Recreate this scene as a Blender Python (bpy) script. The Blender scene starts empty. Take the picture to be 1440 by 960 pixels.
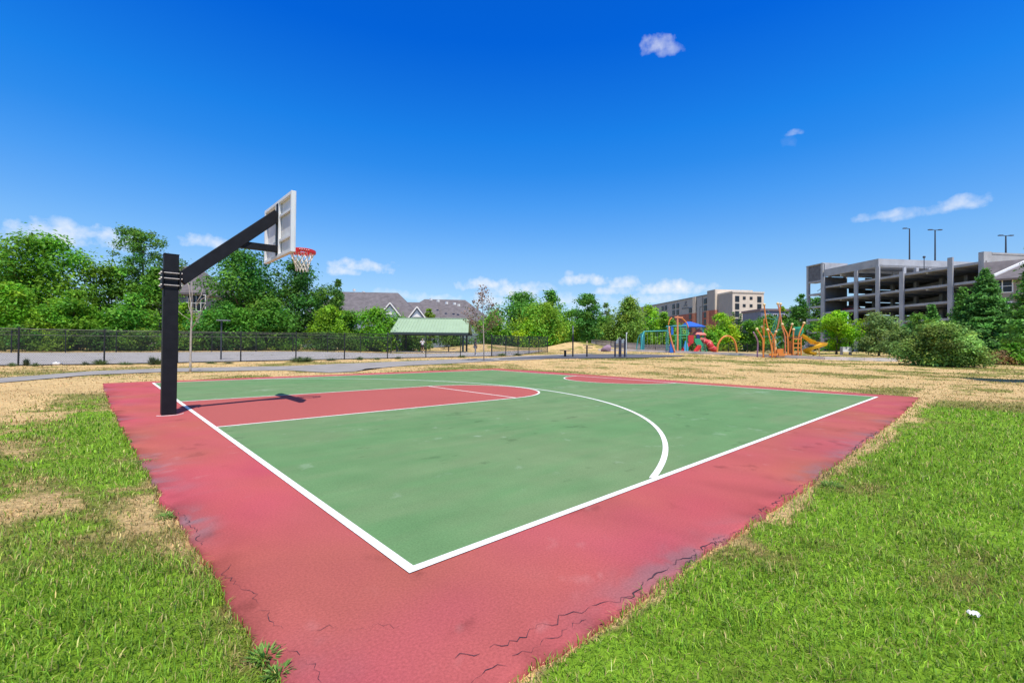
import bpy, math, random
import numpy as np
from mathutils import Vector

SC = bpy.context.scene
COL = SC.collection
PI = math.pi
random.seed(7)

# ------------------------------------------------------------------ camera
F, YAW, PITCH, ROLL = 633.86, 0.8267, 0.0105, 0.0090
CAM = np.array([-1.2167, -2.0767, 1.1662])
fw = np.array([math.cos(YAW)*math.cos(PITCH), math.sin(YAW)*math.cos(PITCH), math.sin(PITCH)])
rt = np.array([math.sin(YAW), -math.cos(YAW), 0.0])
up = np.cross(rt, fw)
r2 = rt*math.cos(ROLL) + up*math.sin(ROLL)
u2 = -rt*math.sin(ROLL) + up*math.cos(ROLL)
fh = np.array([math.cos(YAW), math.sin(YAW)])     # horizontal forward
rh = np.array([math.sin(YAW), -math.cos(YAW)])    # horizontal right

cd = bpy.data.cameras.new('camera')
cam = bpy.data.objects.new('camera', cd)
COL.objects.link(cam)
from mathutils import Matrix
M = Matrix((( r2[0], u2[0], -fw[0], CAM[0]), (r2[1], u2[1], -fw[1], CAM[1]), (r2[2], u2[2], -fw[2], CAM[2]), (0,0,0,1)))
cam.matrix_world = M
cd.sensor_width = 36.0
cd.lens = F*36.0/1440.0
cd.clip_start = 0.05
cd.clip_end = 9000
SC.camera = cam

# ------------------------------------------------------------------ noise
def _hash(ix, iy, seed):
    h = (ix.astype(np.int64)*374761393 + iy.astype(np.int64)*668265263 + seed*1442695041) & 0x7fffffff
    h = ((h ^ (h >> 13))*1274126177) & 0x7fffffff
    return ((h ^ (h >> 16)) & 0xffff)/65535.0

def vnoise(x, y, seed=0):
    x = np.asarray(x, float); y = np.asarray(y, float)
    ix = np.floor(x).astype(np.int64); iy = np.floor(y).astype(np.int64)
    fx = x-ix; fy = y-iy
    fx = fx*fx*(3-2*fx); fy = fy*fy*(3-2*fy)
    a = _hash(ix, iy, seed); b = _hash(ix+1, iy, seed); c = _hash(ix, iy+1, seed); d = _hash(ix+1, iy+1, seed)
    return (a*(1-fx)+b*fx)*(1-fy) + (c*(1-fx)+d*fx)*fy

def fbm(x, y, seed=0, oct=4):
    s = 0; a = 0.5; t = 0
    x = np.asarray(x, float); y = np.asarray(y, float)
    for o in range(oct):
        ca, sa = math.cos(0.6+1.15*o), math.sin(0.6+1.15*o)
        s = s + a*vnoise((ca*x-sa*y)*2**o + 17.3*o, (sa*x+ca*y)*2**o - 9.1*o, seed+o); t += a; a *= 0.55
    return s/t

def sstep(e0, e1, x):
    t = np.clip((x-e0)/(e1-e0), 0, 1)
    return t*t*(3-2*t)

# ------------------------------------------------------------------ terrain
def T(x, y):
    x = np.asarray(x, float); y = np.asarray(y, float)
    dx = x-CAM[0]; dy = y-CAM[1]
    d = dx*fh[0]+dy*fh[1]; l = dx*rh[0]+dy*rh[1]
    rad = np.hypot(dx, dy)
    dd = np.where(d > 1, d, 1.0)
    px = 720+F*l/dd
    base = np.clip(0.018*(np.clip(d, 0, 60)-24), 0, None)
    dip = np.exp(-((px-590)/120.0)**2)*sstep(40, 50, d)
    z = base*(1-0.6*dip)
    z = np.where(d > 1, z, 0)
    # two dry mounds behind the fenced pavement, and slight rise under the trees at far right
    def bump(cpx, cd_, h, sl, sd):
        cl = (cpx-720)/F*cd_
        return h*np.exp(-((l-cl)/sl)**2-((d-cd_)/sd)**2)
    z = z + bump(812, 84, 1.50, 5.2, 8) + bump(668, 80, 1.1, 8.5, 8)
    return z - 0.014

def ray(px, py):
    return fw + r2*(px-720)/F - u2*(py-480)/F

def G(px, py):
    d = ray(px, py); z = 0.0
    for k in range(40):
        t = (z-CAM[2])/d[2]; P = CAM+d*t
        z = 0.6*z+0.4*float(T(P[0], P[1]))
    return Vector((P[0], P[1], float(T(P[0], P[1]))))

def pt(px, py, dep):
    return Vector(CAM + ray(px, py)*dep)

def gd(px, dep):
    """ground point on column px at camera depth dep"""
    P = CAM + ray(px, 487)*dep
    return Vector((P[0], P[1], float(T(P[0], P[1]))))

RGT = Vector((rh[0], rh[1], 0)); FWD = Vector((fh[0], fh[1], 0)); UP = Vector((0, 0, 1))

# ------------------------------------------------------------------ materials
def mat(name, col, rough=0.7, var=0.12, scale=6.0, bump=0.0, bscale=60.0, metal=0.0, spec=0.4, fine=0.0):
    m = bpy.data.materials.new(name); m.use_nodes = True
    nt = m.node_tree; N = nt.nodes; L = nt.links
    b = N['Principled BSDF']
    b.inputs['Roughness'].default_value = rough; b.inputs['Metallic'].default_value = metal
    b.inputs['Specular IOR Level'].default_value = spec
    tc = N.new('ShaderNodeTexCoord')
    n1 = N.new('ShaderNodeTexNoise'); n1.inputs['Scale'].default_value = scale; n1.inputs['Detail'].default_value = 5
    L.new(tc.outputs['Object'], n1.inputs['Vector'])
    mr = N.new('ShaderNodeMapRange'); mr.inputs['From Min'].default_value = 0.3; mr.inputs['From Max'].default_value = 0.7
    mr.inputs['To Min'].default_value = 1-var; mr.inputs['To Max'].default_value = 1+var
    L.new(n1.outputs['Fac'], mr.inputs['Value'])
    mx = N.new('ShaderNodeVectorMath'); mx.operation = 'SCALE'
    mx.inputs[0].default_value = col[:3]
    L.new(mr.outputs['Result'], mx.inputs['Scale'])
    L.new(mx.outputs['Vector'], b.inputs['Base Color'])
    if bump > 0:
        n2 = N.new('ShaderNodeTexNoise'); n2.inputs['Scale'].default_value = bscale; n2.inputs['Detail'].default_value = 4
        L.new(tc.outputs['Object'], n2.inputs['Vector'])
        bp = N.new('ShaderNodeBump'); bp.inputs['Strength'].default_value = bump; bp.inputs['Distance'].default_value = 0.02
        L.new(n2.outputs['Fac'], bp.inputs['Height']); L.new(bp.outputs['Normal'], b.inputs['Normal'])
    return m

def attr_mat(name, rough=0.8, transl=0.0, fine=0.0, fscale=40.0, bump=0.0, bscale=30.0, bdist=0.03, spec=0.2):
    m = bpy.data.materials.new(name); m.use_nodes = True
    nt = m.node_tree; N = nt.nodes; L = nt.links
    b = N['Principled BSDF']; b.inputs['Roughness'].default_value = rough; b.inputs['Specular IOR Level'].default_value = spec
    at = N.new('ShaderNodeAttribute'); at.attribute_name = 'Col'
    colout = at.outputs['Color']
    tc = N.new('ShaderNodeTexCoord')
    if fine > 0:
        n1 = N.new('ShaderNodeTexNoise'); n1.inputs['Scale'].default_value = fscale; n1.inputs['Detail'].default_value = 8; n1.inputs['Roughness'].default_value = 0.7
        L.new(tc.outputs['Object'], n1.inputs['Vector'])
        mr = N.new('ShaderNodeMapRange'); mr.inputs['From Min'].default_value = 0.3; mr.inputs['From Max'].default_value = 0.7
        mr.inputs['To Min'].default_value = 1-fine; mr.inputs['To Max'].default_value = 1+fine
        L.new(n1.outputs['Fac'], mr.inputs['Value'])
        mx = N.new('ShaderNodeVectorMath'); mx.operation = 'SCALE'
        L.new(colout, mx.inputs[0]); L.new(mr.outputs['Result'], mx.inputs['Scale'])
        colout = mx.outputs['Vector']
    L.new(colout, b.inputs['Base Color'])
    if bump > 0:
        n2 = N.new('ShaderNodeTexNoise'); n2.inputs['Scale'].default_value = bscale; n2.inputs['Detail'].default_value = 6
        L.new(tc.outputs['Object'], n2.inputs['Vector'])
        bp = N.new('ShaderNodeBump'); bp.inputs['Strength'].default_value = bump; bp.inputs['Distance'].default_value = bdist
        L.new(n2.outputs['Fac'], bp.inputs['Height']); L.new(bp.outputs['Normal'], b.inputs['Normal'])
    if transl > 0:
        tr = N.new('ShaderNodeBsdfTranslucent'); L.new(colout, tr.inputs['Color'])
        ms = N.new('ShaderNodeMixShader'); ms.inputs['Fac'].default_value = transl
        L.new(b.outputs[0], ms.inputs[1]); L.new(tr.outputs[0], ms.inputs[2])
        L.new(ms.outputs[0], N['Material Output'].inputs['Surface'])
    return m

# ------------------------------------------------------------------ object helpers
def tag(o, label=None, cat=None, group=None, kind=None):
    if label: o['label'] = label
    if cat: o['category'] = cat
    if group: o['group'] = group
    if kind: o['kind'] = kind
    return o

def thing(name, label, cat, loc=(0, 0, 0), group=None, kind=None):
    o = bpy.data.objects.new(name, None); COL.objects.link(o)
    o.location = loc; o.empty_display_size = 0.3
    return tag(o, label, cat, group, kind)

def root_off(p):
    v = Vector((0, 0, 0))
    while p is not None:
        v = v + Vector(p.location); p = p.parent
    return v

class MB:
    def __init__(s): s.v = []; s.f = []
    def add(s, vs, fs):
        o = len(s.v); s.v += [tuple(v) for v in vs]; s.f += [tuple(i+o for i in f) for f in fs]; return s
    def box(s, c, size, ax=None):
        """box centred at c; ax = (X,Y,Z) unit axes"""
        X, Y, Z = ax if ax else (Vector((1, 0, 0)), Vector((0, 1, 0)), Vector((0, 0, 1)))
        c = Vector(c); hx, hy, hz = X*(size[0]/2), Y*(size[1]/2), Z*(size[2]/2)
        vs = [c-hx-hy-hz, c+hx-hy-hz, c+hx+hy-hz, c-hx+hy-hz, c-hx-hy+hz, c+hx-hy+hz, c+hx+hy+hz, c-hx+hy+hz]
        return s.add(vs, [(0, 3, 2, 1), (4, 5, 6, 7), (0, 1, 5, 4), (1, 2, 6, 5), (2, 3, 7, 6), (3, 0, 4, 7)])
    def bar(s, a, b, w, h=None, upv=UP):
        """rectangular bar from a to b, width w (side), height h"""
        a = Vector(a); b = Vector(b); h = h or w
        X = (b-a); ln = X.length; X = X/ln
        Y = upv.cross(X)
        if Y.length < 1e-4: Y = Vector((1, 0, 0)).cross(X)
        Y.normalize(); Z = X.cross(Y)
        return s.box((a+b)/2, (ln, w, h), (X, Y, Z))
    def tube(s, pts, r, n=8, cap=True):
        pts = [Vector(p) for p in pts]
        rs = r if isinstance(r, (list, tuple)) else [r]*len(pts)
        o = len(s.v); prev = None
        for i, p in enumerate(pts):
            t = (pts[min(i+1, len(pts)-1)]-pts[max(i-1, 0)])
            t = t.normalized() if t.length > 1e-9 else UP
            if prev is None:
                a = UP if abs(t.z) < 0.9 else Vector((1, 0, 0))
                u = a.cross(t).normalized()
            else:
                u = (prev - t*prev.dot(t))
                u = u.normalized() if u.length > 1e-6 else UP.cross(t).normalized()
            prev = u; w = t.cross(u)
            for k in range(n):
                a = 2*PI*k/n
                s.v.append(tuple(p + (u*math.cos(a)+w*math.sin(a))*rs[i]))
        m = len(pts)
        for i in range(m-1):
            for k in range(n):
                s.f.append((o+i*n+k, o+i*n+(k+1) % n, o+(i+1)*n+(k+1) % n, o+(i+1)*n+k))
        if cap:
            s.f.append(tuple(o+k for k in range(n))[::-1]); s.f.append(tuple(o+(m-1)*n+k for k in range(n)))
        return s
    def ball(s, c, r, n=10, m=6, sq=(1, 1, 1)):
        o = len(s.v); c = Vector(c)
        s.v.append(tuple(c+Vector((0, 0, -r*sq[2]))))
        for j in range(1, m):
            ph = -PI/2+PI*j/m
            for k in range(n):
                a = 2*PI*k/n
                s.v.append(tuple(c+Vector((r*sq[0]*math.cos(ph)*math.cos(a), r*sq[1]*math.cos(ph)*math.sin(a), r*sq[2]*math.sin(ph)))))
        s.v.append(tuple(c+Vector((0, 0, r*sq[2])))); e = len(s.v)-1
        for k in range(n): s.f.append((o, o+1+(k+1) % n, o+1+k))
        for j in range(m-2):
            for k in range(n):
                a = o+1+j*n; s.f.append((a+k, a+(k+1) % n, a+n+(k+1) % n, a+n+k))
        a = o+1+(m-2)*n
        for k in range(n): s.f.append((a+k, a+(k+1) % n, e))
        return s
    def prism(s, poly, vec):
        """extrude 3-D polygon by vec"""
        n = len(poly); a = [Vector(p) for p in poly]; b = [p+Vector(vec) for p in a]
        fs = [tuple(range(n))[::-1], tuple(range(n, 2*n))]+[(i, (i+1) % n, n+(i+1) % n, n+i) for i in range(n)]
        return s.add(a+b, fs)
    def build(s, name, m, parent=None, smooth=False, loc=None, bevel=0.0):
        off = root_off(parent) if parent is not None else Vector(loc if loc is not None else (0, 0, 0))
        me = bpy.data.meshes.new(name)
        me.from_pydata([(v[0]-off.x, v[1]-off.y, v[2]-off.z) for v in s.v], [], s.f)
        import bmesh
        bm = bmesh.new(); bm.from_mesh(me); bmesh.ops.recalc_face_normals(bm, faces=bm.faces); bm.to_mesh(me); bm.free()
        if smooth: me.shade_smooth()
        me.materials.append(m)
        o = bpy.data.objects.new(name, me); COL.objects.link(o)
        if parent is not None: o.parent = parent
        else: o.location = off
        if bevel > 0:
            bv = o.modifiers.new('bevel', 'BEVEL'); bv.width = bevel; bv.segments = 2; bv.limit_method = 'ANGLE'
        return o

def np_mesh(name, V, Fq, m, parent=None, loc=None, cols=None, smooth=False):
    """V (n,3), Fq (m,k) int array, all faces k-gons"""
    off = root_off(parent) if parent is not None else Vector(loc if loc is not None else (0, 0, 0))
    me = bpy.data.meshes.new(name)
    V = np.asarray(V, np.float32) - np.array(off, np.float32)
    k = Fq.shape[1]
    me.vertices.add(len(V)); me.vertices.foreach_set('co', V.ravel())
    me.loops.add(Fq.size); me.loops.foreach_set('vertex_index', Fq.ravel().astype(np.int32))
    me.polygons.add(len(Fq)); me.polygons.foreach_set('loop_start', np.arange(0, Fq.size, k, dtype=np.int32))
    if smooth: me.polygons.foreach_set('use_smooth', np.ones(len(Fq), bool))
    me.update(calc_edges=True)
    if cols is not None:
        a = me.color_attributes.new('Col', 'FLOAT_COLOR', 'POINT')
        c4 = np.ones((len(V), 4), np.float32); c4[:, :3] = cols
        a.data.foreach_set('color', c4.ravel())
    me.materials.append(m)
    o = bpy.data.objects.new(name, me); COL.objects.link(o)
    if parent is not None: o.parent = parent
    else: o.location = off
    return o

EXPO = 0.35
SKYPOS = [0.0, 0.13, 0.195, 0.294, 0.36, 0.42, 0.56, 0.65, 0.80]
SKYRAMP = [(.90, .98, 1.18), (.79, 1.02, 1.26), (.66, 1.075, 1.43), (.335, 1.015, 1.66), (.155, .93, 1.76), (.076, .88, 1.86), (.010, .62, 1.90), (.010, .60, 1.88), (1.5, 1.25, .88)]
# ------------------------------------------------------------------ light
SUN = Vector((-0.184, -0.383, 1.0)).normalized()
sd = bpy.data.lights.new('sun', 'SUN'); sd.energy = 4.2; sd.angle = math.radians(0.53); sd.color = (1.0, 0.95, 0.87)
so = bpy.data.objects.new('sun', sd); COL.objects.link(so)
so.rotation_euler = SUN.to_track_quat('Z', 'Y').to_euler(); so.location = (0, 0, 60)

W = bpy.data.worlds.new('World'); SC.world = W; W.use_nodes = True
nt = W.node_tree; N = nt.nodes; L = nt.links
bg = N['Background']; bg.inputs['Strength'].default_value = 0.12
sky = N.new('ShaderNodeTexSky'); sky.sky_type = 'NISHITA'; sky.sun_disc = False
sky.sun_elevation = math.asin(SUN.z); sky.sun_rotation = math.atan2(SUN.x, SUN.y)
sky.air_density = 1.0; sky.dust_density = 0.2; sky.ozone_density = 1.5
tcn = N.new('ShaderNodeTexCoord')
sep = N.new('ShaderNodeSeparateXYZ'); L.new(tcn.outputs['Generated'], sep.inputs[0])
ramp = N.new('ShaderNodeValToRGB')     # sky tint by elevation; warm zenith added above the frame for neutral fill
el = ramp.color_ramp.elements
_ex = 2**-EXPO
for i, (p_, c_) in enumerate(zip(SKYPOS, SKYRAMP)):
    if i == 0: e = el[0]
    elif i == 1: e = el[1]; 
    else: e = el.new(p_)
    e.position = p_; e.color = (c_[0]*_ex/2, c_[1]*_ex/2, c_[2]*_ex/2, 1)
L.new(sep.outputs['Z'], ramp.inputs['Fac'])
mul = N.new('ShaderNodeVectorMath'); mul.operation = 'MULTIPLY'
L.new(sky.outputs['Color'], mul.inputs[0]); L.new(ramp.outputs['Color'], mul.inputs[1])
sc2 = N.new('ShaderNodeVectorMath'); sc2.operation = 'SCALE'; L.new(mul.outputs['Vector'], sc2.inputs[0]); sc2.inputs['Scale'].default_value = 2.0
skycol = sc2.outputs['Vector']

# clouds: small fair-weather cumulus given by their compass bearing and elevation
cn = N.new('ShaderNodeTexNoise'); cn.inputs['Scale'].default_value = 22; cn.inputs['Detail'].default_value = 9; cn.inputs['Roughness'].default_value = 0.6
L.new(tcn.outputs['Generated'], cn.inputs['Vector'])
cn2 = N.new('ShaderNodeTexNoise'); cn2.inputs['Scale'].default_value = 70; cn2.inputs['Detail'].default_value = 6
L.new(tcn.outputs['Generated'], cn2.inputs['Vector'])
def mth(op, a, b=None, c=None, clamp=False):
    n = N.new('ShaderNodeMath'); n.operation = op; n.use_clamp = clamp
    for i, v in enumerate((a, b, c)):
        if v is None: continue
        if isinstance(v, (int, float)): n.inputs[i].default_value = v
        else: L.new(v, n.inputs[i])
    return n.outputs[0]
def dotn(v):
    n = N.new('ShaderNodeVectorMath'); n.operation = 'DOT_PRODUCT'; L.new(tcn.outputs['Generated'], n.inputs[0]); n.inputs[1].default_value = v
    return n.outputs['Value']
nz = mth('ADD', mth('ADD', mth('MULTIPLY', mth('SUBTRACT', cn.outputs['Fac'], 0.5), 3.4), mth('MULTIPLY', mth('SUBTRACT', cn2.outputs['Fac'], 0.5), 1.5)), -0.25)
CLOUDS = [  # px, py, half-width px, half-height px, strength
 (925, 62, 16, 12, .66), (942, 71, 15, 7, .45), (1117, 187, 10, 4, .5), (1108, 200, 8, 7, .10),
 (1243, 303, 24, 5, .62), (1293, 299, 22, 6, .55), (1350, 287, 15, 7, .8),
 (92, 317, 9, 6, .7), (132, 338, 50, 12, 1.0), (292, 341, 26, 9, .9),
 (482, 381, 30, 8, .9), (512, 375, 54, 12, 1.0), (570, 417, 38, 10, .7), (625, 421, 40, 8, .7), (540, 413, 20, 9, .5),
 (682, 400, 42, 12, 1), (724, 411, 58, 16, 1), (755, 405, 34, 10, .8), (700, 424, 46, 14, .9), (790, 421, 54, 12, .7),
 (822, 395, 44, 11, 1.0), (880, 399, 36, 12, 1), (862, 410, 40, 8, .85), (935, 407, 66, 13, 1), (925, 421, 62, 10, .75), (840, 428, 44, 16, .75),
 (640, 428, 30, 9, .6), (800, 385, 8, 6, .5)]
acc = None; low = None
for (cx, cy, ha, hb, st) in CLOUDS:
    c = ray(cx, cy); n_ = np.linalg.norm(c); c = c/n_
    tu = np.cross(c, [0, 0, 1]); tu /= np.linalg.norm(tu); tv = np.cross(tu, c)
    k = F/n_**1.0
    a = dotn(tuple(tu*(F/ha/n_*1.0))); b = dotn(tuple(tv*(F/hb/n_)))
    front = dotn(tuple(c))
    r2_ = mth('ADD', mth('MULTIPLY', a, a), mth('MULTIPLY', b, b))
    m_ = mth('SUBTRACT', 1.0, r2_)
    m_ = mth('MINIMUM', m_, mth('ADD', mth('MULTIPLY', b, 2.2), 1.5))       # flat-ish base
    m_ = mth('ADD', m_, nz)
    m_ = mth('MULTIPLY', m_, 0.62, None, True)
    m_ = mth('MULTIPLY', m_, st)
    m_ = mth('MULTIPLY', m_, mth('GREATER_THAN', front, 0.2))
    m_ = mth('MULTIPLY', m_, mth('LESS_THAN', r2_, 6.0))
    acc = m_ if acc is None else mth('MAXIMUM', acc, m_)
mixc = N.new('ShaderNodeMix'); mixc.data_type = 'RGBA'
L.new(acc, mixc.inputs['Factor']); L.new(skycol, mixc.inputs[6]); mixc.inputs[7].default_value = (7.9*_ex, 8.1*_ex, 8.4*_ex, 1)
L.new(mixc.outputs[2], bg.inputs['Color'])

SC.view_settings.view_transform = 'Standard'; SC.view_settings.look = 'None'
SC.view_settings.exposure = EXPO; SC.view_settings.gamma = 1.0
SC.view_settings.use_curve_mapping = False
SC.render.film_transparent = False
SC.cycles.max_bounces = 6; SC.cycles.diffuse_bounces = 3; SC.cycles.transmission_bounces = 4; SC.cycles.transparent_max_bounces = 8
SC.cycles.sample_clamp_indirect = 6

# ------------------------------------------------------------------ court outline (measured on the ground)
WID, LEN = 14.62, 12.89
KY, KL, KR = 7.18, 5.76, 1.84
def gxy(px, py):
    d = ray(px, py); t = (0-CAM[2])/d[2]; P = CAM+d*t; return P[0], P[1]
_le = np.array([gxy(*p) for p in [(145,539),(152,560),(182,620),(215,676),(240,715),(262,748),(292,790),(320,832),(352,890),(395,955)]])
_re = np.array([gxy(*p) for p in [(712,955),(806,893),(900,838),(1008,765),(1098,705),(1170,655),(1215,622),(1262,585),(1293,559)]])
_o = np.argsort(_le[:, 1]); LEY, LEX = _le[_o, 1], _le[_o, 0]
_o = np.argsort(_re[:, 0]); REX, REY = _re[_o, 0], _re[_o, 1]
def xleft(y): return np.interp(y, LEY, LEX) + 0.05*(fbm(np.asarray(y)*2.3, 0*np.asarray(y)+3.3, 5)-0.5)+0.045*(vnoise(np.asarray(y)*9, 0*np.asarray(y), 6)-0.5)
def yright(x): return np.interp(x, REX, REY) + 0.06*(fbm(np.asarray(x)*2.1, 0*np.asarray(x)+8.3, 7)-0.5)+0.05*(vnoise(np.asarray(x)*8, 0*np.asarray(x), 8)-0.5)
def xend(y): return 13.72 + 0.033*np.asarray(y) + 0.05*(vnoise(np.asarray(y)*5, 0*np.asarray(y), 9)-0.5)
def yfar(x): return 15.42 + 0.028*np.asarray(x) + 0.08*(vnoise(np.asarray(x)*4, 0*np.asarray(x), 10)-0.5)

def on_slab(x, y, m=0.0):
    return (x > xleft(y)-m) & (x < xend(y)+m) & (y > yright(x)-m) & (y < yfar(x)+m)

# ------------------------------------------------------------------ paths as polygons drawn on the ground
def poly_from(pix): return [G(*p) for p in pix]
PATH_NEAR = [(-160, 546), (0, 539), (130, 527.5), (230, 523.5), (400, 521), (462, 524.5), (500, 523), (516, 519), (570, 514.5), (640, 511), (700, 507.5), (760, 505.5)]
PATH_FAR = [(-160, 539), (0, 532.5), (130, 522.5), (230, 518.5), (400, 515.2), (470, 512.2), (560, 508.6), (640, 505.4), (690, 503.6), (740, 500.5), (800, 498.3), (840, 496.8)]
PATHPOLY = poly_from(PATH_NEAR)+poly_from(PATH_FAR)[::-1]
PADPOLY = poly_from([(705, 505.2), (760, 504.4), (840, 504.0), (905, 503.4), (940, 502.0), (962, 500.4), (945, 499.0), (905, 497.6), (850, 496.6), (800, 497.3), (760, 499.5)])
def in_poly(x, y, P):
    x = np.asarray(x); y = np.asarray(y); c = np.zeros(x.shape, bool); n = len(P)
    for i in range(n):
        x1, y1, x2, y2 = P[i][0], P[i][1], P[(i+1) % n][0], P[(i+1) % n][1]
        if y1 == y2: continue
        t = ((y1 > y) != (y2 > y)) & (x < (x2-x1)*(y-y1)/(y2-y1)+x1)
        c ^= t
    return c

# ------------------------------------------------------------------ lawn colour: how green / dry it is at a place
DRY = np.array([0.62, 0.435, 0.205]); DRY2 = np.array([0.36, 0.25, 0.11]); GREEN = np.array([0.190, 0.340, 0.026]); OLIVE = np.array([0.22, 0.22, 0.055])
def lawn(x, y):
    """returns colour (n,3) and greenness (n,)"""
    x = np.asarray(x, float); y = np.asarray(y, float)
    dx = x-CAM[0]; dy = y-CAM[1]; d = dx*fh[0]+dy*fh[1]; l = dx*rh[0]+dy*rh[1]
    n1 = fbm(x*0.55, y*0.55, 21, 4); n2 = fbm(x*2.2, y*2.2, 31, 4); n3 = fbm(x*9, y*9, 41, 3); n0 = fbm(x*0.16, y*0.16, 51, 3)
    nn = 0.55*(n1-0.5)+0.55*(n2-0.5)+0.25*(n3-0.5)
    right = y < yright(np.clip(x, REX[0], REX[-1]))+0.2
    er = yright(np.clip(x, REX[0], REX[-1]))-y          # distance outside right edge
    elf = xleft(np.clip(y, LEY[0], LEY[-1]))-x          # distance outside left edge
    rad = np.hypot(dx, dy)
    # right lawn: lush strip running along the court, drier far right and beyond ~11 m
    strip = np.exp(-((er-1.9-0.12*np.clip(x, 0, 14))/(1.25+0.07*np.clip(x, 0, 14)))**2)
    gr = 0.60+0.26*strip - 0.30*sstep(1.7, 3.4, er) - 0.25*sstep(2.0, 4.5, er)*sstep(4, 9, x)
    gr = gr + 0.10 - 0.16*sstep(.50, .66, n1)*sstep(.6, 1.6, er) - 0.12*sstep(.55, .68, fbm(x*1.4+3, y*1.4, 83, 3))
    gr = gr*(1-sstep(10.5, 15.5, x+0.6*nn*4)) + 0.10*sstep(10.5, 15.5, x)
    gr = gr - 0.95*np.exp(-(np.clip(er, 0, 9)/(0.01+.17*sstep(.3,.75,fbm(x*1.1, y*1.1, 77, 3))+.010*np.clip(x,0,14)))**2)
    # left lawn
    gl = 0.64-0.44*sstep(0.5, 2.6, y) + 0.36*np.exp(-((elf-0.25)/0.5)**2)*sstep(2.0, 4.5, y)
    gl = gl - 0.30*sstep(1.2, 2.6, elf)*sstep(2.5, 4.5, y) - 0.45*sstep(6, 9, y)*sstep(0.5, 1.4, elf)
    gl = gl*(1-sstep(9, 14, y)) + 0.03
    gl = gl - 0.35*np.exp(-((elf-0.0)/0.16)**2)*(1-sstep(2, 4, y))
    gl = np.maximum(gl, 0.30*(1-sstep(7, 12, y))) + 0.30*sstep(.54, .68, fbm(x*3.1, y*3.1, 87, 3))*sstep(1.5, 3, y)*(1-sstep(8, 11, y))
    left = (elf > -0.2) & ~right
    far = 0.09 + 0.30*sstep(0.56, 0.75, n0) + 0.16*sstep(.5, .68, n1)
    # olive tones toward the shrubs at right
    far = far + 0.32*sstep(9, 22, l)*sstep(0.45, 0.7, n1)
    g = np.where(right & (rad < 25), gr, np.where(left & (rad < 25), gl, far))
    w = sstep(14, 24, rad); g = g*(1-w)+far*w
    g = g + nn*1.30*(1-.25*w)
    g = np.where(rad > 13, np.minimum(g, 0.36), g)
    gg = sstep(0.12, 0.62, g)
    dry = DRY[None]*(0.80+0.45*n2)[:, None]; dry = dry*(1-0.35*sstep(.55, .8, n3)[:, None]) + DRY2[None]*0.35*sstep(.55, .8, n3)[:, None]
    ol = OLIVE[None]*(0.8+0.4*n3)[:, None]
    gn = GREEN[None]*(0.62+0.45*n2+0.35*n3)[:, None]
    a = sstep(0.0, 0.5, gg)[:, None]; b = sstep(0.45, 1.0, gg)[:, None]
    c = (dry*(1-a)+ol*a)*(1-b)+gn*b
    return c, gg

# ------------------------------------------------------------------ ground sheet (fine near the camera, out to the horizon)
def build_ground():
    radii = [0.0]+list(0.25*np.exp(np.arange(0, 620)*0.0160))
    radii = [r for r in radii if r < 5000]
    a0 = YAW
    ang = np.concatenate([np.linspace(-1.05, 1.05, 520, endpoint=False), np.linspace(1.05, 2*PI-1.05, 110, endpoint=False)])
    na = len(ang); R = np.array(radii[1:])
    A, RR = np.meshgrid(ang+a0, R)
    X = CAM[0]+RR*np.cos(A); Y = CAM[1]+RR*np.sin(A)
    x = X.ravel(); y = Y.ravel()
    z = T(x, y)
    rad = RR.ravel()
    z = z + np.where(on_slab(x, y, 0.03), -0.02, (fbm(x*1.3, y*1.3, 61)-0.5)*0.03*sstep(0, .5, rad))
    c, g = lawn(x, y)
    V = np.concatenate([[[CAM[0], CAM[1], float(T(CAM[0], CAM[1]))]], np.stack([x, y, z], 1)])
    cc = np.concatenate([c[:1], c])
    nr = len(R)
    i = np.arange(nr-1)[:, None]*na; k = np.arange(na)[None]; k2 = (k+1) % na
    Fq = np.stack([1+i+k, 1+i+na+k, 1+i+na+k2, 1+i+k2], -1).reshape(-1, 4)
    m = attr_mat('lawn_ground', rough=0.95, fine=0.42, fscale=22, bump=0.9, bscale=26, bdist=0.06, spec=0.05)
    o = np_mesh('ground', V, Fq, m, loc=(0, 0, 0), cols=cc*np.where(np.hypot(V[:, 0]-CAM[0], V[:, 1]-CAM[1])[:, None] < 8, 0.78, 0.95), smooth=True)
    tag(o, kind='structure')
    # centre fan
    return o
build_ground()

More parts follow.
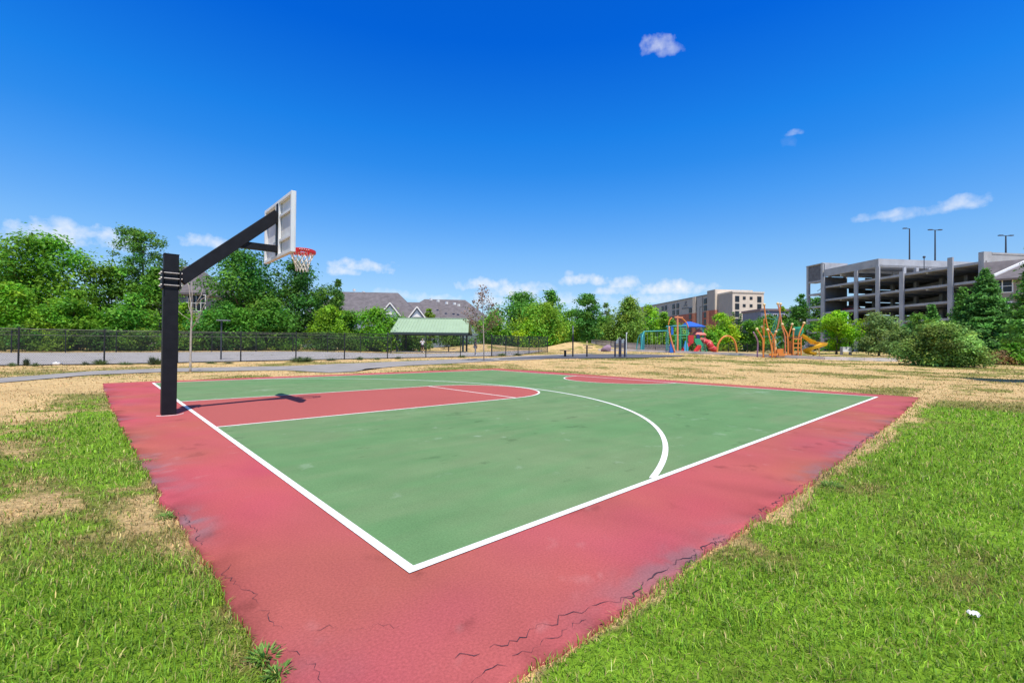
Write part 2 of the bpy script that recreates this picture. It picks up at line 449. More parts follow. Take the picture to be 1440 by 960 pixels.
# ------------------------------------------------------------------ grass blades (one mass of stuff)
def build_grass():
    rng = np.random.default_rng(3)
    bands = [(1.0, 2.2, 10500, 0.034, 0.0033), (2.2, 3.6, 7000, 0.037, 0.0041), (3.6, 6.0, 3300, 0.044, 0.0055), (6.0, 10.0, 1300, 0.048, 0.0085), (10., 17., 460, 0.052, 0.014), (17., 30., 120, 0.06, 0.026), (30., 60., 22, 0.075, 0.05)]
    Vs = []; Cs = []
    for (r0, r1, dens, ln, wd) in bands:
        half = 1.02
        area = half*(r1*r1-r0*r0)
        n = int(area*dens)
        r = np.sqrt(rng.uniform(r0*r0, r1*r1, n)); a = YAW+rng.uniform(-half, half, n)
        x = CAM[0]+r*np.cos(a); y = CAM[1]+r*np.sin(a)
        dx = x-CAM[0]; dy = y-CAM[1]; d = dx*fh[0]+dy*fh[1]; l = dx*rh[0]+dy*rh[1]
        px = 720+F*l/np.maximum(d, .1); py = 487+F*1.17/np.maximum(d, .1)
        keep = (px > -300) & (px < 1750) & (py < 1200) & ~on_slab(x, y, 0.0) & ~in_poly(x, y, PATHPOLY) & ~in_poly(x, y, PADPOLY)
        x = x[keep]; y = y[keep]
        js = 0.05+0.02*np.hypot(x-CAM[0], y-CAM[1])
        c, g = lawn(x+rng.normal(0, 1, len(x))*js, y+rng.normal(0, 1, len(x))*js)
        n = len(x)
        tuft = fbm(x*5, y*5, 71, 3); tall = sstep(0.58, 0.72, tuft)
        keep2 = rng.uniform(0, 1, n) < (0.35+0.65*sstep(0.0, 0.35, g)+0.25*tall)
        x, y, c, g, tall = x[keep2], y[keep2], c[keep2], g[keep2], tall[keep2]; n = len(x)
        hh = ln*(0.55+0.5*g+0.75*tall*np.clip(g+.25, 0, 1))*rng.uniform(0.55, 1.35, n)
        az = rng.uniform(0, 2*PI, n)
        lean = rng.uniform(0.35, 1.25, n)
        w = wd*rng.uniform(0.7, 1.3, n)
        z = T(x, y) - 0.004
        dxv = np.cos(az); dyv = np.sin(az)
        sx = -dyv; sy = dxv
        base = np.stack([x, y, z], 1); side = np.stack([sx*w/2, sy*w/2, 0*w], 1)
        # bent: mid at 55 % height, leaning outward, tip further out
        mid = base + np.stack([dxv*hh*0.28*lean, dyv*hh*0.28*lean, hh*0.58*(1.1-0.25*lean)], 1)
        tip = base + np.stack([dxv*hh*0.85*lean, dyv*hh*0.85*lean, hh*(1.05-0.45*lean)], 1)
        q = np.stack([base-side, base+side, mid+side*0.8, mid-side*0.8, tip], 1)
        Vs.append(q.reshape(-1, 3))
        jit = np.exp(rng.normal(0, 0.34 if r1 < 11 else 0.16, n))[:, None]
        strawf = (rng.uniform(0, 1, n) < 0.06+0.13*fbm(x*4, y*4, 73, 3)+0.24*(1-g))[:, None]
        dk = np.array([0.56, 0.42, 0.20])
        cb = np.where(strawf, c*0.35+dk*0.65, c)*jit
        yel = rng.uniform(0.85, 1.2, n); cb[:, 0] *= yel
        Cs.append(np.repeat(cb, 5, 0))
    V = np.concatenate(Vs); C = np.concatenate(Cs)
    n = len(V)//5; o = np.arange(n)[:, None]*5
    Fq = np.concatenate([o+np.array([[0, 1, 2]]), o+np.array([[0, 2, 3]]), o+np.array([[3, 2, 4]])], 1).reshape(-1, 3)
    m = attr_mat('grass_blades', rough=0.6, transl=0.35, spec=0.25)
    ob = np_mesh('grass', V, Fq, m, loc=(0, 0, 0), cols=np.clip(C, 0, 1))
    tag(ob, 'mown lawn grass, part green and part dried to straw, around the court', 'grass', kind='stuff')
    print('blades', n)
build_grass()

# ------------------------------------------------------------------ paved sheets
def strip_sheet(name, near, far, m, lift=0.03, nseg=8, jag=0.10):
    """sheet between two lines of ground points, draped on the ground"""
    def dens(pts, step=0.35):
        out = []
        for a, b in zip(pts[:-1], pts[1:]):
            n = max(1, int((b-a).length/step))
            out += [a.lerp(b, i/n) for i in range(n)]
        return out+[pts[-1]]
    def resample(pts, n):
        ds = [0]
        for a, b in zip(pts[:-1], pts[1:]): ds.append(ds[-1]+(b-a).length)
        ds = np.array(ds); s = np.linspace(0, ds[-1], n)
        P = np.array([tuple(p) for p in pts])
        return np.stack([np.interp(s, ds, P[:, i]) for i in range(3)], 1)
    n = 260
    a = resample(near, n); b = resample(far, n)
    V = []
    for j in range(nseg+1):
        q = a*(1-j/nseg)+b*j/nseg
        if j in (0, nseg):
            q[:, 0] += jag*(fbm(q[:, 0]*1.2, q[:, 1]*1.2, 81+j, 3)-0.5)*2; q[:, 1] += jag*(fbm(q[:, 0]*1.2, q[:, 1]*1.2, 91+j, 3)-0.5)*2
        q[:, 2] = T(q[:, 0], q[:, 1])+lift
        V.append(q)
    V = np.concatenate(V)
    i = np.arange(nseg)[:, None]*n; k = np.arange(n-1)[None]
    Fq = np.stack([i+k, i+k+1, i+n+k+1, i+n+k], -1).reshape(-1, 4)
    o = np_mesh(name, V, Fq, m, loc=(0, 0, 0), smooth=True)
    tag(o, kind='structure'); return o
asph_old = mat('old_asphalt', (0.275, 0.255, 0.235), 0.95, 0.16, 1.2, 0.4, 60)
asph_dark = mat('dark_asphalt', (0.10, 0.10, 0.115), 0.9, 0.15, 0.8, 0.3, 60)
asph_pale = mat('pale_asphalt', (0.36, 0.335, 0.315), 0.95, 0.12, 0.5, 0.3, 50)
strip_sheet('path', poly_from(PATH_NEAR), poly_from(PATH_FAR), asph_old, lift=0.026)
strip_sheet('fitness_pavement', poly_from([(700, 505.4), (760, 504.6), (840, 504.1), (905, 503.4), (940, 502.2), (964, 500.9)]),
            poly_from([(705, 504.6), (760, 501.4), (800, 499.6), (850, 498.2), (905, 498.6), (958, 500.0)]), asph_dark, lift=0.05, jag=0.04)

# fenced pavement behind the front fence
def lz(l, z):
    p = Vector((CAM[0], CAM[1], 0))+RGT*l+FWD*z; p.z = float(T(p.x, p.y)); return p
FU = Vector((2.43, 1.85)).normalized()
FENCE0 = Vector((-24.2, 22.0))
def fence_lz(t): q = FENCE0+FU*t; return q
f_near = [lz(*(fence_lz(t)+Vector((0.0, 0.15)))) for t in np.linspace(-9, 30.5, 40)]
f_far = [gd(px, d) for px, d in [(-330, 30), (-120, 34), (16, 37), (230, 41), (360, 45), (550, 50.5), (640, 54), (700, 58), (768, 62)]]
strip_sheet('fenced_pavement', f_near, f_far, asph_pale, lift=0.04, nseg=24, jag=0.05)

# ------------------------------------------------------------------ basketball court
def build_court():
    court = thing('basketball_court', None, None, (6, 7, 0), kind='structure')
    # red slab with worn edges
    nx, ny = 420, 470
    u = np.linspace(0, 1, nx); v = np.linspace(0, 1, ny)
    U, Vv = np.meshgrid(u, v)
    x = -0.8+U*14.6; y = -0.9+Vv*16.6
    for it in range(4):
        xl = xleft(y); xr = xend(y); x = xl+U*(xr-xl)
        yl = yright(x); yr = yfar(x); y = yl+Vv*(yr-yl)
    xs, ys = x.ravel(), y.ravel(); z = np.zeros_like(xs)
    ed = np.minimum.reduce([xs-xleft(ys), ys-yright(xs)])
    wear = np.exp(-np.clip(ed, 0, 9)/0.20)*sstep(0.50, 0.70, fbm(xs*1.1, ys*1.1, 15, 4))*0.6
    px1, py1 = gxy(272, 735)
    wear = np.maximum(wear, 0.85*np.exp(-((xs-px1)/0.10)**2-((ys-py1)/0.30)**2))
    for q in [(1185, 640), (1150, 662), (985, 770), (930, 800)]:
        qx, qy = gxy(*q); wear = np.maximum(wear, 0.5*np.exp(-((xs-qx)/0.55)**2-((ys-qy)/0.13)**2))
    wear = wear*(0.25+0.9*sstep(0.38, 0.62, fbm(xs*7, ys*7, 19, 4)))
    big = fbm(xs*0.35, ys*0.35, 16, 4)
    red = np.array([0.375, 0.096, 0.085]); red2 = np.array([0.42, 0.086, 0.090]); grey = np.array([0.21, 0.14, 0.155])
    c = red[None]*(1-sstep(.35, .65, big)[:, None])+red2[None]*sstep(.35, .65, big)[:, None]
    c = c*(0.86+0.28*fbm(xs*2.5+.4*ys, ys*1.2, 18, 5))[:, None]*np.stack([1+0*xs, 1+.5*(fbm(xs*.8, ys*.8, 29, 3)-.5), 1-.3*(fbm(xs*.8, ys*.8, 29, 3)-.5)], 1)
    sc_ = sstep(.72, .82, fbm(xs*5.2, ys*5.2, 38, 5))*.20; c = c*(1-sc_[:, None])+np.array([.50, .26, .25])[None]*sc_[:, None]
    dk_ = sstep(.70, .80, fbm(xs*3.1+5, ys*3.1, 39, 5))*.25+.35*np.exp(-np.clip(ed, 0, 9)/.10)*sstep(.4, .6, fbm(xs*3, ys*3, 40, 3)); c = c*(1-dk_[:, None])
    c = c*(1-wear[:, None])+grey[None]*wear[:, None]
    V = np.stack([xs, ys, z], 1)
    i = np.arange(ny-1)[:, None]*nx; k = np.arange(nx-1)[None]
    Fq = np.stack([i+k, i+k+1, i+nx+k+1, i+nx+k], -1).reshape(-1, 4)
    # skirt
    bd = np.concatenate([np.arange(nx), np.arange(1, ny)*nx+nx-1, (ny-1)*nx+np.arange(nx-2, -1, -1), np.arange(ny-2, 0, -1)*nx])
    V2 = V[bd].copy(); V2[:, 2] = -0.08
    nb = len(bd); o = len(V); kk = np.arange(nb); k2 = (kk+1) % nb
    sk = np.stack([bd[kk], o+kk, o+k2, bd[k2]], 1)
    m = attr_mat('red_court_paint', rough=0.95, fine=0.24, fscale=85, bump=0.35, bscale=260, bdist=0.004, spec=0.08)
    np_mesh('slab', np.concatenate([V, V2]), np.concatenate([Fq, sk]), m, court, cols=np.concatenate([c, c[bd]]))
    # green area
    def grid(name, x0, x1, y0, y1, z, m, n=60, colf=None):
        X, Y = np.meshgrid(np.linspace(x0, x1, n), np.linspace(y0, y1, n)); xs, ys = X.ravel(), Y.ravel()
        V = np.stack([xs, ys, 0*xs+z], 1); i = np.arange(n-1)[:, None]*n; k = np.arange(n-1)[None]
        Fq = np.stack([i+k, i+k+1, i+n+k+1, i+n+k], -1).reshape(-1, 4)
        return np_mesh(name, V, Fq, m, court, cols=colf(xs, ys))
    def greenc(xs, ys):
        b = fbm(xs*0.5, ys*0.5, 26, 5); b2 = fbm(xs*0.9+9, ys*4.0, 27, 4)
        g1 = np.array([0.112, 0.225, 0.092]); g2 = np.array([0.150, 0.230, 0.108])
        t = sstep(.3, .7, 0.6*b+0.4*b2)[:, None]
        c = (g1*(1-t)+g2*t)*(0.86+0.20*fbm(xs*3, ys*3, 28, 3)+0.10*fbm(xs*1.1+.5*ys, ys*9, 30, 3))[:, None]
        # rubbed-off chalk drawings, pale scuffs and a few dark scuffs
        pale = 0*xs
        for (qx, qy, a_, b_) in ((885, 548, .55, .22), (1066, 552, .7, .25), (1140, 553, .25, .12), (800, 544, .7, .2), (362, 549, .35, .2), (672, 613, .06, .05), (711, 614, .05, .04)):
            x0, y0 = gxy(qx, qy); pale = np.maximum(pale, np.exp(-((xs-x0)/a_)**2-((ys-y0)/b_)**2)*sstep(.48, .60, fbm(xs*9, ys*9, 33, 4))*.30)
        pale = np.maximum(pale, sstep(.74, .82, fbm(xs*4.2+7, ys*4.2, 34, 5))*.14)
        dark = sstep(.72, .80, fbm(xs*2.6+3, ys*6.0, 35, 5))*.22+sstep(.60, .78, fbm(xs*.45+11, ys*.45, 37, 3))*.07
        return c*(1-pale[:, None])*(1-dark[:, None])+np.array([.44, .52, .42])[None]*pale[:, None]
    gm = attr_mat('green_court_paint', rough=0.95, fine=0.22, fscale=80, bump=0.35, bscale=260, bdist=0.004, spec=0.08)
    grid('green_paint', 0.0, LEN, 0.0, WID, 0.0015, gm, 420, greenc)
    def fan(name, pts, z, m, colf):
        c0 = np.mean([p for p in pts], 0)
        # radial grid
        P = np.array(pts); rings = 8; V = [[c0[0], c0[1], z]]
        for r in range(1, rings+1):
            q = c0+(P-c0)*(r/rings); V += [[a, b, z] for a, b in q]
        V = np.array(V); n = len(P); Fq = []
        for k in range(n): Fq.append((0, 1+k, 1+(k+1) % n, 1+(k+1) % n))
        tri = np.array([(0, 1+k, 1+(k+1) % n) for k in range(n)])
        quad = np.array([(1+r*n+k, 1+(r+1)*n+k, 1+(r+1)*n+(k+1) % n, 1+r*n+(k+1) % n) for r in range(rings-1) for k in range(n)])
        t2 = np.concatenate([tri, quad[:, [0, 1, 2]], quad[:, [0, 2, 3]]])
        return np_mesh(name, V, t2, m, court, cols=colf(V[:, 0], V[:, 1]))
    def redc(xs, ys):
        b = fbm(xs*0.6, ys*0.6, 36, 4)
        return red[None]*(0.90+0.22*b)[:, None]
    th = np.linspace(-PI/2, PI/2, 49)
    keyp = [(0, KY-KR), (1.5, KY-KR), (3, KY-KR), (4.5, KY-KR)]+[(KL+KR*math.cos(t), KY+KR*math.sin(t)) for t in th]+[(4.5, KY+KR), (3, KY+KR), (1.5, KY+KR), (0, KY+KR)]
    fan('key_paint', keyp, 0.003, m, redc)
    CR = 2.09; cy = WID/2
    fan('center_circle_paint', [(LEN+CR*math.cos(t), cy+CR*math.sin(t)) for t in np.linspace(PI/2, 3*PI/2, 49)], 0.003, m, redc)
    # white lines: flat strips just above the paint
    wm = mat('white_line_paint', (0.80, 0.80, 0.775), 0.85, 0.10, 14.0, 0.3, 220, spec=.1)
    wm2 = mat('worn_line_paint', (0.76, 0.74, 0.67), 0.75, 0.16, 9.0)
    def line(name, pts, w, z, m, closed=False):
        pts = [Vector((p[0], p[1], 0)) for p in pts]; b = MB(); n = len(pts); vs = []
        for i, p in enumerate(pts):
            if closed: t0 = p-pts[i-1]; t1 = pts[(i+1) % n]-p
            else: t0 = p-pts[max(i-1, 0)]; t1 = pts[min(i+1, n-1)]-p
            if t0.length < 1e-6: t0 = t1
            if t1.length < 1e-6: t1 = t0
            t0.normalize(); t1.normalize(); t = (t0+t1).normalized(); nrm = Vector((-t.y, t.x, 0)); s = 1/max(0.5, t.dot(t1))
            vs += [p+nrm*(w/2*s)+Vector((0, 0, z)), p-nrm*(w/2*s)+Vector((0, 0, z))]
        fs = [(2*i, 2*i+1, 2*i+3, 2*i+2) for i in range(n-1)]
        if closed: fs.append((2*n-2, 2*n-1, 1, 0))
        b.add(vs, fs); return b.build(name, m, court)
    line('boundary_line', [(0, 0), (LEN, 0), (LEN, WID), (0, WID)], 0.056, 0.0060, wm, closed=True)
    line('lane_line', [(0.028, KY-KR)]+[(KL+KR*math.cos(t), KY+KR*math.sin(t)) for t in th]+[(0.028, KY+KR)], 0.05, 0.0048, wm2)
    line('free_throw_line', [(KL, KY-KR+.025), (KL, KY+KR-.025)], 0.05, 0.0043, wm2)
    arc = [(-0.05+7.72*math.cos(t), 7.34+7.72*math.sin(t)) for t in np.linspace(-PI/2, PI/2, 160)]
    arc = [p for p in arc if 0.028 < p[1] < WID-0.028 and p[0] > 0.03]
    arc = [(arc[0][0]-0.06, 0.028)]+arc+[(arc[-1][0]-0.06, WID-0.028)]
    line('three_point_line', arc, 0.06, 0.0053, wm)
    line('center_circle_line', [(LEN+CR*math.cos(t), cy+CR*math.sin(t)) for t in np.linspace(PI/2, 3*PI/2, 49)], 0.05, 0.0048, wm2)
    # cracks in the red border
    cm = mat('crack', (0.055, 0.028, 0.04), 0.95, 0.3, 30)
    rng = random.Random(5)
    def crack(pix, w, seed):
        P = [Vector((*gxy(*q), 0)) for q in pix]; r = random.Random(seed); pts = []
        for a, b in zip(P[:-1], P[1:]):
            n = max(2, int((b-a).length/0.022)); nn_ = Vector((-(b-a).y, (b-a).x, 0)).normalized()
            for i in range(n): pts.append(a.lerp(b, i/n)+nn_*(0.034*(float(vnoise((a.x+i)*0.35, seed, seed))-0.5)+r.uniform(-.016, .016)+.018*(float(vnoise((a.x*3+i)*0.9, seed+5, seed))-.5)))
        pts.append(P[-1]); b_ = MB(); i = 0
        while i < len(pts)-1:
            run = r.randint(2, 14)
            seg = pts[i:i+run+1]
            if len(seg) > 1:
                vs = []; n = len(seg)
                for j, p in enumerate(seg):
                    t = (seg[min(j+1, n-1)]-seg[max(j-1, 0)]).normalized(); nr_ = Vector((-t.y, t.x, 0)); ww = w*0.33*r.uniform(0.15, 1.5)*(0.35+math.sin(PI*j/(n-1)))
                    vs += [p+nr_*ww/2+Vector((0, 0, .0035)), p-nr_*ww/2+Vector((0, 0, .0035))]
                b_.add(vs, [(2*j, 2*j+1, 2*j+3, 2*j+2) for j in range(n-1)])
            i += run+r.randint(0, 2)
        b_.build('crack', cm, court)
    crack([(640, 925), (705, 908), (760, 882), (800, 862), (850, 846), (893, 838)], 0.009, 1)
    crack([(880, 846), (905, 818), (950, 790), (985, 772), (1020, 752)], 0.016, 2)
    crack([(1055, 728), (1085, 708), (1110, 692), (1140, 676), (1165, 664)], 0.016, 3)
    crack([(1190, 640), (1215, 618), (1232, 607)], 0.024, 4)
    crack([(660, 958), (700, 935), (735, 916), (780, 893), (830, 868)], 0.007, 5)
    crack([(1130, 690), (1175, 655), (1205, 632)], 0.012, 12)
    crack([(318, 795), (320, 815), (353, 832), (372, 862), (398, 884)], 0.006, 6)
    crack([(398, 915), (420, 922), (440, 942), (452, 960)], 0.007, 7)
    crack([(375, 903), (379, 912), (392, 908), (395, 920)], 0.006, 8)
    crack([(436, 884), (500, 883), (562, 880)], 0.0035, 9)
    crack([(250, 720), (262, 735), (276, 752), (281, 768)], 0.010, 10)
    crack([(962, 795), (1000, 770), (1045, 742)], 0.010, 11)
build_court()
# ================================================================== basketball hoop
def build_hoop():
    black = mat('black_powder_coat', (0.012, 0.012, 0.015), 0.55, 0.25, 8, 0.05, 90, spec=0.22)
    steel = mat('galvanised_bolt', (0.42, 0.40, 0.38), 0.5, 0.15, 20, metal=0.5)
    white = mat('white_board_steel', (0.78, 0.77, 0.74), 0.5, 0.06, 3.0)
    backm = mat('board_back_panel', (0.66, 0.65, 0.64), 0.6, 0.12, 3.5)
    redm = mat('red_rim_paint', (0.62, 0.03, 0.035), 0.4, 0.1, 12)
    netm = mat('net_cord', (0.80, 0.74, 0.66), 0.9, 0.1, 40)
    hoop = thing('basketball_hoop', 'black steel post with angled arm carrying a white backboard and red rim', 'basketball hoop', (-0.34, KY, 0))
    s = 0.20; cx, cy = -0.34, KY
    MB().box((cx, cy, 1.305), (s, s, 2.61)).build('pole', black, hoop, bevel=0.012)
    MB().box((cx, cy, 2.615), (s+.008, s+.008, 0.014)).build('pole_cap', black, hoop, bevel=0.004)
    # base grout ring / chipped pale collar on the slab
    b = MB(); 
    for i in range(9):
        a = -2.5+i*0.26; b.tube([(cx+0.2*math.cos(a), cy+0.2*math.sin(a), 0.002), (cx+0.2*math.cos(a+.26), cy+0.2*math.sin(a+.26), 0.002)], 0.009, 6)
    b.build('base_collar', mat('pale_grout', (0.6, 0.45, 0.42), 0.9, 0.2, 20), hoop)
    # clamp plates and threaded rods
    for sx in (-1, 1): MB().box((cx+sx*(s/2+0.014), cy, 2.2), (0.02, 0.30, 0.30)).build('clamp_plate', black, hoop, bevel=0.003)
    for z in (2.105, 2.215, 2.305):
        for sy in (-1, 1):
            r = MB()
            r.tube([(cx-s/2-0.050, cy+sy*0.122, z), (cx+s/2+0.045, cy+sy*0.122, z)], 0.0085, 8)
            for xx in (cx-s/2-0.032, cx+s/2+0.034): r.tube([(xx-.008, cy+sy*0.122, z), (xx+.008, cy+sy*0.122, z)], 0.015, 6)
            r.build('clamp_bolt', steel, hoop)
    # arm
    a0 = Vector((cx+s/2+0.02, KY, 2.215)); a1 = Vector((1.262, KY, 3.60))
    arm = MB().bar(a0, a1, 0.16, 0.205).build('arm', black, hoop, bevel=0.008)
    MB().bar((0.60, KY, 2.945), (1.25, KY, 2.955), 0.11, 0.12).build('strut', black, hoop, bevel=0.006)
    # backboard
    xb = 1.275; y0, y1, z0, z1 = 6.33, 8.05, 2.79, 3.86; ym = (y0+y1)/2
    bb = MB().box((xb+0.045, ym, (z0+z1)/2), (0.022, y1-y0, z1-z0)).build('backboard', backm, hoop, bevel=0.004)
    fr = MB(); t = 0.055; d = 0.06; xf = xb+0.005
    fr.box((xf, y0+t/2, (z0+z1)/2), (d, t, z1-z0)); fr.box((xf, y1-t/2, (z0+z1)/2), (d, t, z1-z0))
    fr.box((xf, ym, z0+t/2), (d-.004, y1-y0-2*t, t)); fr.box((xf, ym, z1-t/2), (d-.004, y1-y0-2*t, t))
    fr.build('board_frame', white, bb, bevel=0.003)
    rb = MB()
    for yy in (ym-0.095, ym+0.095): rb.box((xf-.004, yy, (z0+z1)/2), (d-.012, 0.03, z1-z0-2*t))
    for zz in (3.10, 3.56): rb.box((xf+.004, (y0+ym-.11)/2+.022, zz), (d-.02, (ym-.11)-y0-t, 0.045)); rb.box((xf+.004, (y1+ym+.11)/2-.022, zz), (d-.02, y1-(ym+.11)-t, 0.045))
    rb.build('board_rib', white, bb)
    MB().box((xf-.012, ym, 3.32), (0.04, 0.10, 0.98)).build('mounting_channel', black, hoop)
    # painted target square on the playing face
    sq = MB(); xt = xb+0.0575
    for (yy, zz, wy, wz) in ((ym-.29, 3.27, .05, .46), (ym+.29, 3.27, .05, .46), (ym, 3.475, .53, .05), (ym, 3.065, .53, .05)): sq.box((xt, yy, zz), (0.003, wy, wz))
    sq.build('target_square', redm, bb)
    # rim
    rc = Vector((xb+0.058+0.15+0.229, ym, 3.00)); R = 0.229
    rim = MB()
    th = [2*PI*i/40 for i in range(41)]
    for zz in (3.0, 2.945): rim.tube([rc+Vector((R*math.cos(a), R*math.sin(a), zz-3.0)) for a in th], 0.0105, 8, cap=False)
    for i in range(0, 40, 1): 
        a = th[i]; rim.tube([rc+Vector((R*math.cos(a), R*math.sin(a), 0)), rc+Vector((R*math.cos(a), R*math.sin(a), -.055))], 0.019, 6)
    rim.box((xb+0.065, ym, 2.965), (0.014, 0.24, 0.13)); rim.box((xb+0.13, ym, 2.985), (0.16, 0.20, 0.03))
    for sy in (-1, 1): rim.bar((xb+0.07, ym+sy*0.09, 2.92), (rc.x-0.10, ym+sy*0.20, 2.955), 0.016, 0.05)
    rm = rim.build('rim', redm, hoop)
    # small white dashes standing for unreadable lettering on the rim
    for i in range(5):
        a = -2.05+i*0.16; MB().box(rc+Vector(((R+.0195)*math.cos(a), (R+.0195)*math.sin(a), -.020-.004*(i % 2))), (0.018, 0.018, 0.012)).build('rim_lettering_dash', netm, rm)
    # net: twelve hooks, diamond mesh narrowing downwards
    nb = MB(); lv = [(0, R-.008, -0.045), (1, 0.185, -0.14), (2, 0.145, -0.23), (3, 0.118, -0.31), (4, 0.112, -0.38)]
    n = 12
    for (i, r0, za), (j, r1, zb) in zip(lv[:-1], lv[1:]):
        for k in range(n):
            off0 = 0.5*(i % 2); off1 = 0.5*(j % 2)
            a = 2*PI*(k+off0)/n; p = rc+Vector((r0*math.cos(a), r0*math.sin(a), za))
            for dlt in (-0.5, 0.5):
                a2 = 2*PI*(k+off0+dlt)/n; q = rc+Vector((r1*math.cos(a2), r1*math.sin(a2), zb+0.01*math.sin(3*k)))
                nb.tube([p, q], 0.0075, 5)
    for k in range(n):
        a = 2*PI*(k)/n; p = rc+Vector((0.112*math.cos(a), 0.112*math.sin(a), -.38)); nb.tube([p, p+Vector((0.004, 0.003, -0.025))], 0.008, 5)
    nb.build('net', netm, rm)
build_hoop()

# ================================================================== chain-link fences
vinyl = mat('black_vinyl', (0.018, 0.019, 0.022), 0.5, 0.2, 10)
def fence(name, label, pts, height=1.83, gap=3.05, group=None, cat='fence', wire=0.0042, step=0.085, midrail=True, sides=3, base=0.0):
    """pts: ground polyline; wires, rails, posts as real tubes"""
    root = thing(name, label, cat, pts[0], group)
    W_ = MB(); R_ = MB(); n_posts = 0
    for a, b in zip(pts[:-1], pts[1:]):
        ln = ((b-a).to_2d()).length; k = max(1, round(ln/gap)); e = (b-a)/ln
        def P(s, h):
            q = a+(b-a)*(s/ln); q = Vector((q.x, q.y, float(T(q.x, q.y))+h)); return q
        for i in range(k+1):
            if i == 0 and a is not pts[0]: continue
            c = P(ln*i/k, 0)
            MB().tube([c-Vector((0, 0, .1)), c+Vector((0, 0, height+0.03))], 0.038 if 0 < i < k else 0.045, 10).ball(c+Vector((0, 0, height+.03)), 0.042, 8, 4).build('post', vinyl, root)
        for h, r in ((height-0.02, 0.024),)+(((height*0.83, 0.012),) if midrail else ())+((0.06, 0.008),):
            R_.tube([P(ln*i/k, h) for i in range(k+1)], r, 6)
        H = height-0.05; s = -H
        while s < ln:
            for sg in (0, 1):
                s0, s1 = s, s+H; h0, h1 = (0.05, H) if sg == 0 else (H, 0.05)
                c0, c1 = max(s0, 0), min(s1, ln)
                if c1 <= c0: continue
                f0 = (c0-s0)/H; f1 = (c1-s0)/H
                W_.tube([P(c0, h0+(h1-h0)*f0), P(c1, h0+(h1-h0)*f1)], wire, sides, cap=False)
            s += step
    R_.build('rail', vinyl, root); W_.build('wire_mesh', vinyl, root)
    return root
fa = lz(*fence_lz(-6.16)); fb = lz(*fence_lz(28.2)); fc = gd(770, 52.7)
fence('chain_link_fence', 'black chain-link fence along the near edge of the grey pavement, between it and the path', [fa, fb])
fence('chain_link_fence', 'dark chain-link return fence running away to the right of the brown-leaved sapling', [fb+Vector((.12, .12, 0)), fc], step=0.075)
fence('chain_link_fence', 'black chain-link fence in front of the shrubs at the back of the grey pavement', [gd(-330, 31), gd(-120, 34.5), gd(16, 37.4), gd(230, 41.3), gd(360, 45.3), gd(550, 51)], step=0.11, sides=3)

# ================================================================== buildings
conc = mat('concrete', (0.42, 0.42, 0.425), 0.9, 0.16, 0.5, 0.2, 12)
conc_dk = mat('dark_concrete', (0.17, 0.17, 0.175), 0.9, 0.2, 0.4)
glass = mat('window_glass', (0.022, 0.028, 0.036), 0.25, 0.3, 0.4, spec=0.3)
white_trim = mat('white_trim', (0.78, 0.77, 0.74), 0.6, 0.05, 2)
pole_dk = mat('dark_pole', (0.05, 0.055, 0.065), 0.5, 0.1, 2)

class Frame:
    """local axes: s along the long side (towards the camera), w into the block, z up"""
    def __init__(s, o, vp_px):
        d = fw+r2*(vp_px-720)/F; d = Vector((d[0], d[1], 0)).normalized()
        s.e = -d; s.n = Vector((d.y, -d.x, 0)); s.o = Vector(o)
    def p(s, a, w, z): return s.o+s.e*a+s.n*w+UP*z
    def box(s, mb, a0, a1, w0, w1, z0, z1):
        return mb.box(s.p((a0+a1)/2, (w0+w1)/2, (z0+z1)/2), (a1-a0, w1-w0, z1-z0), (s.e, s.n, UP))

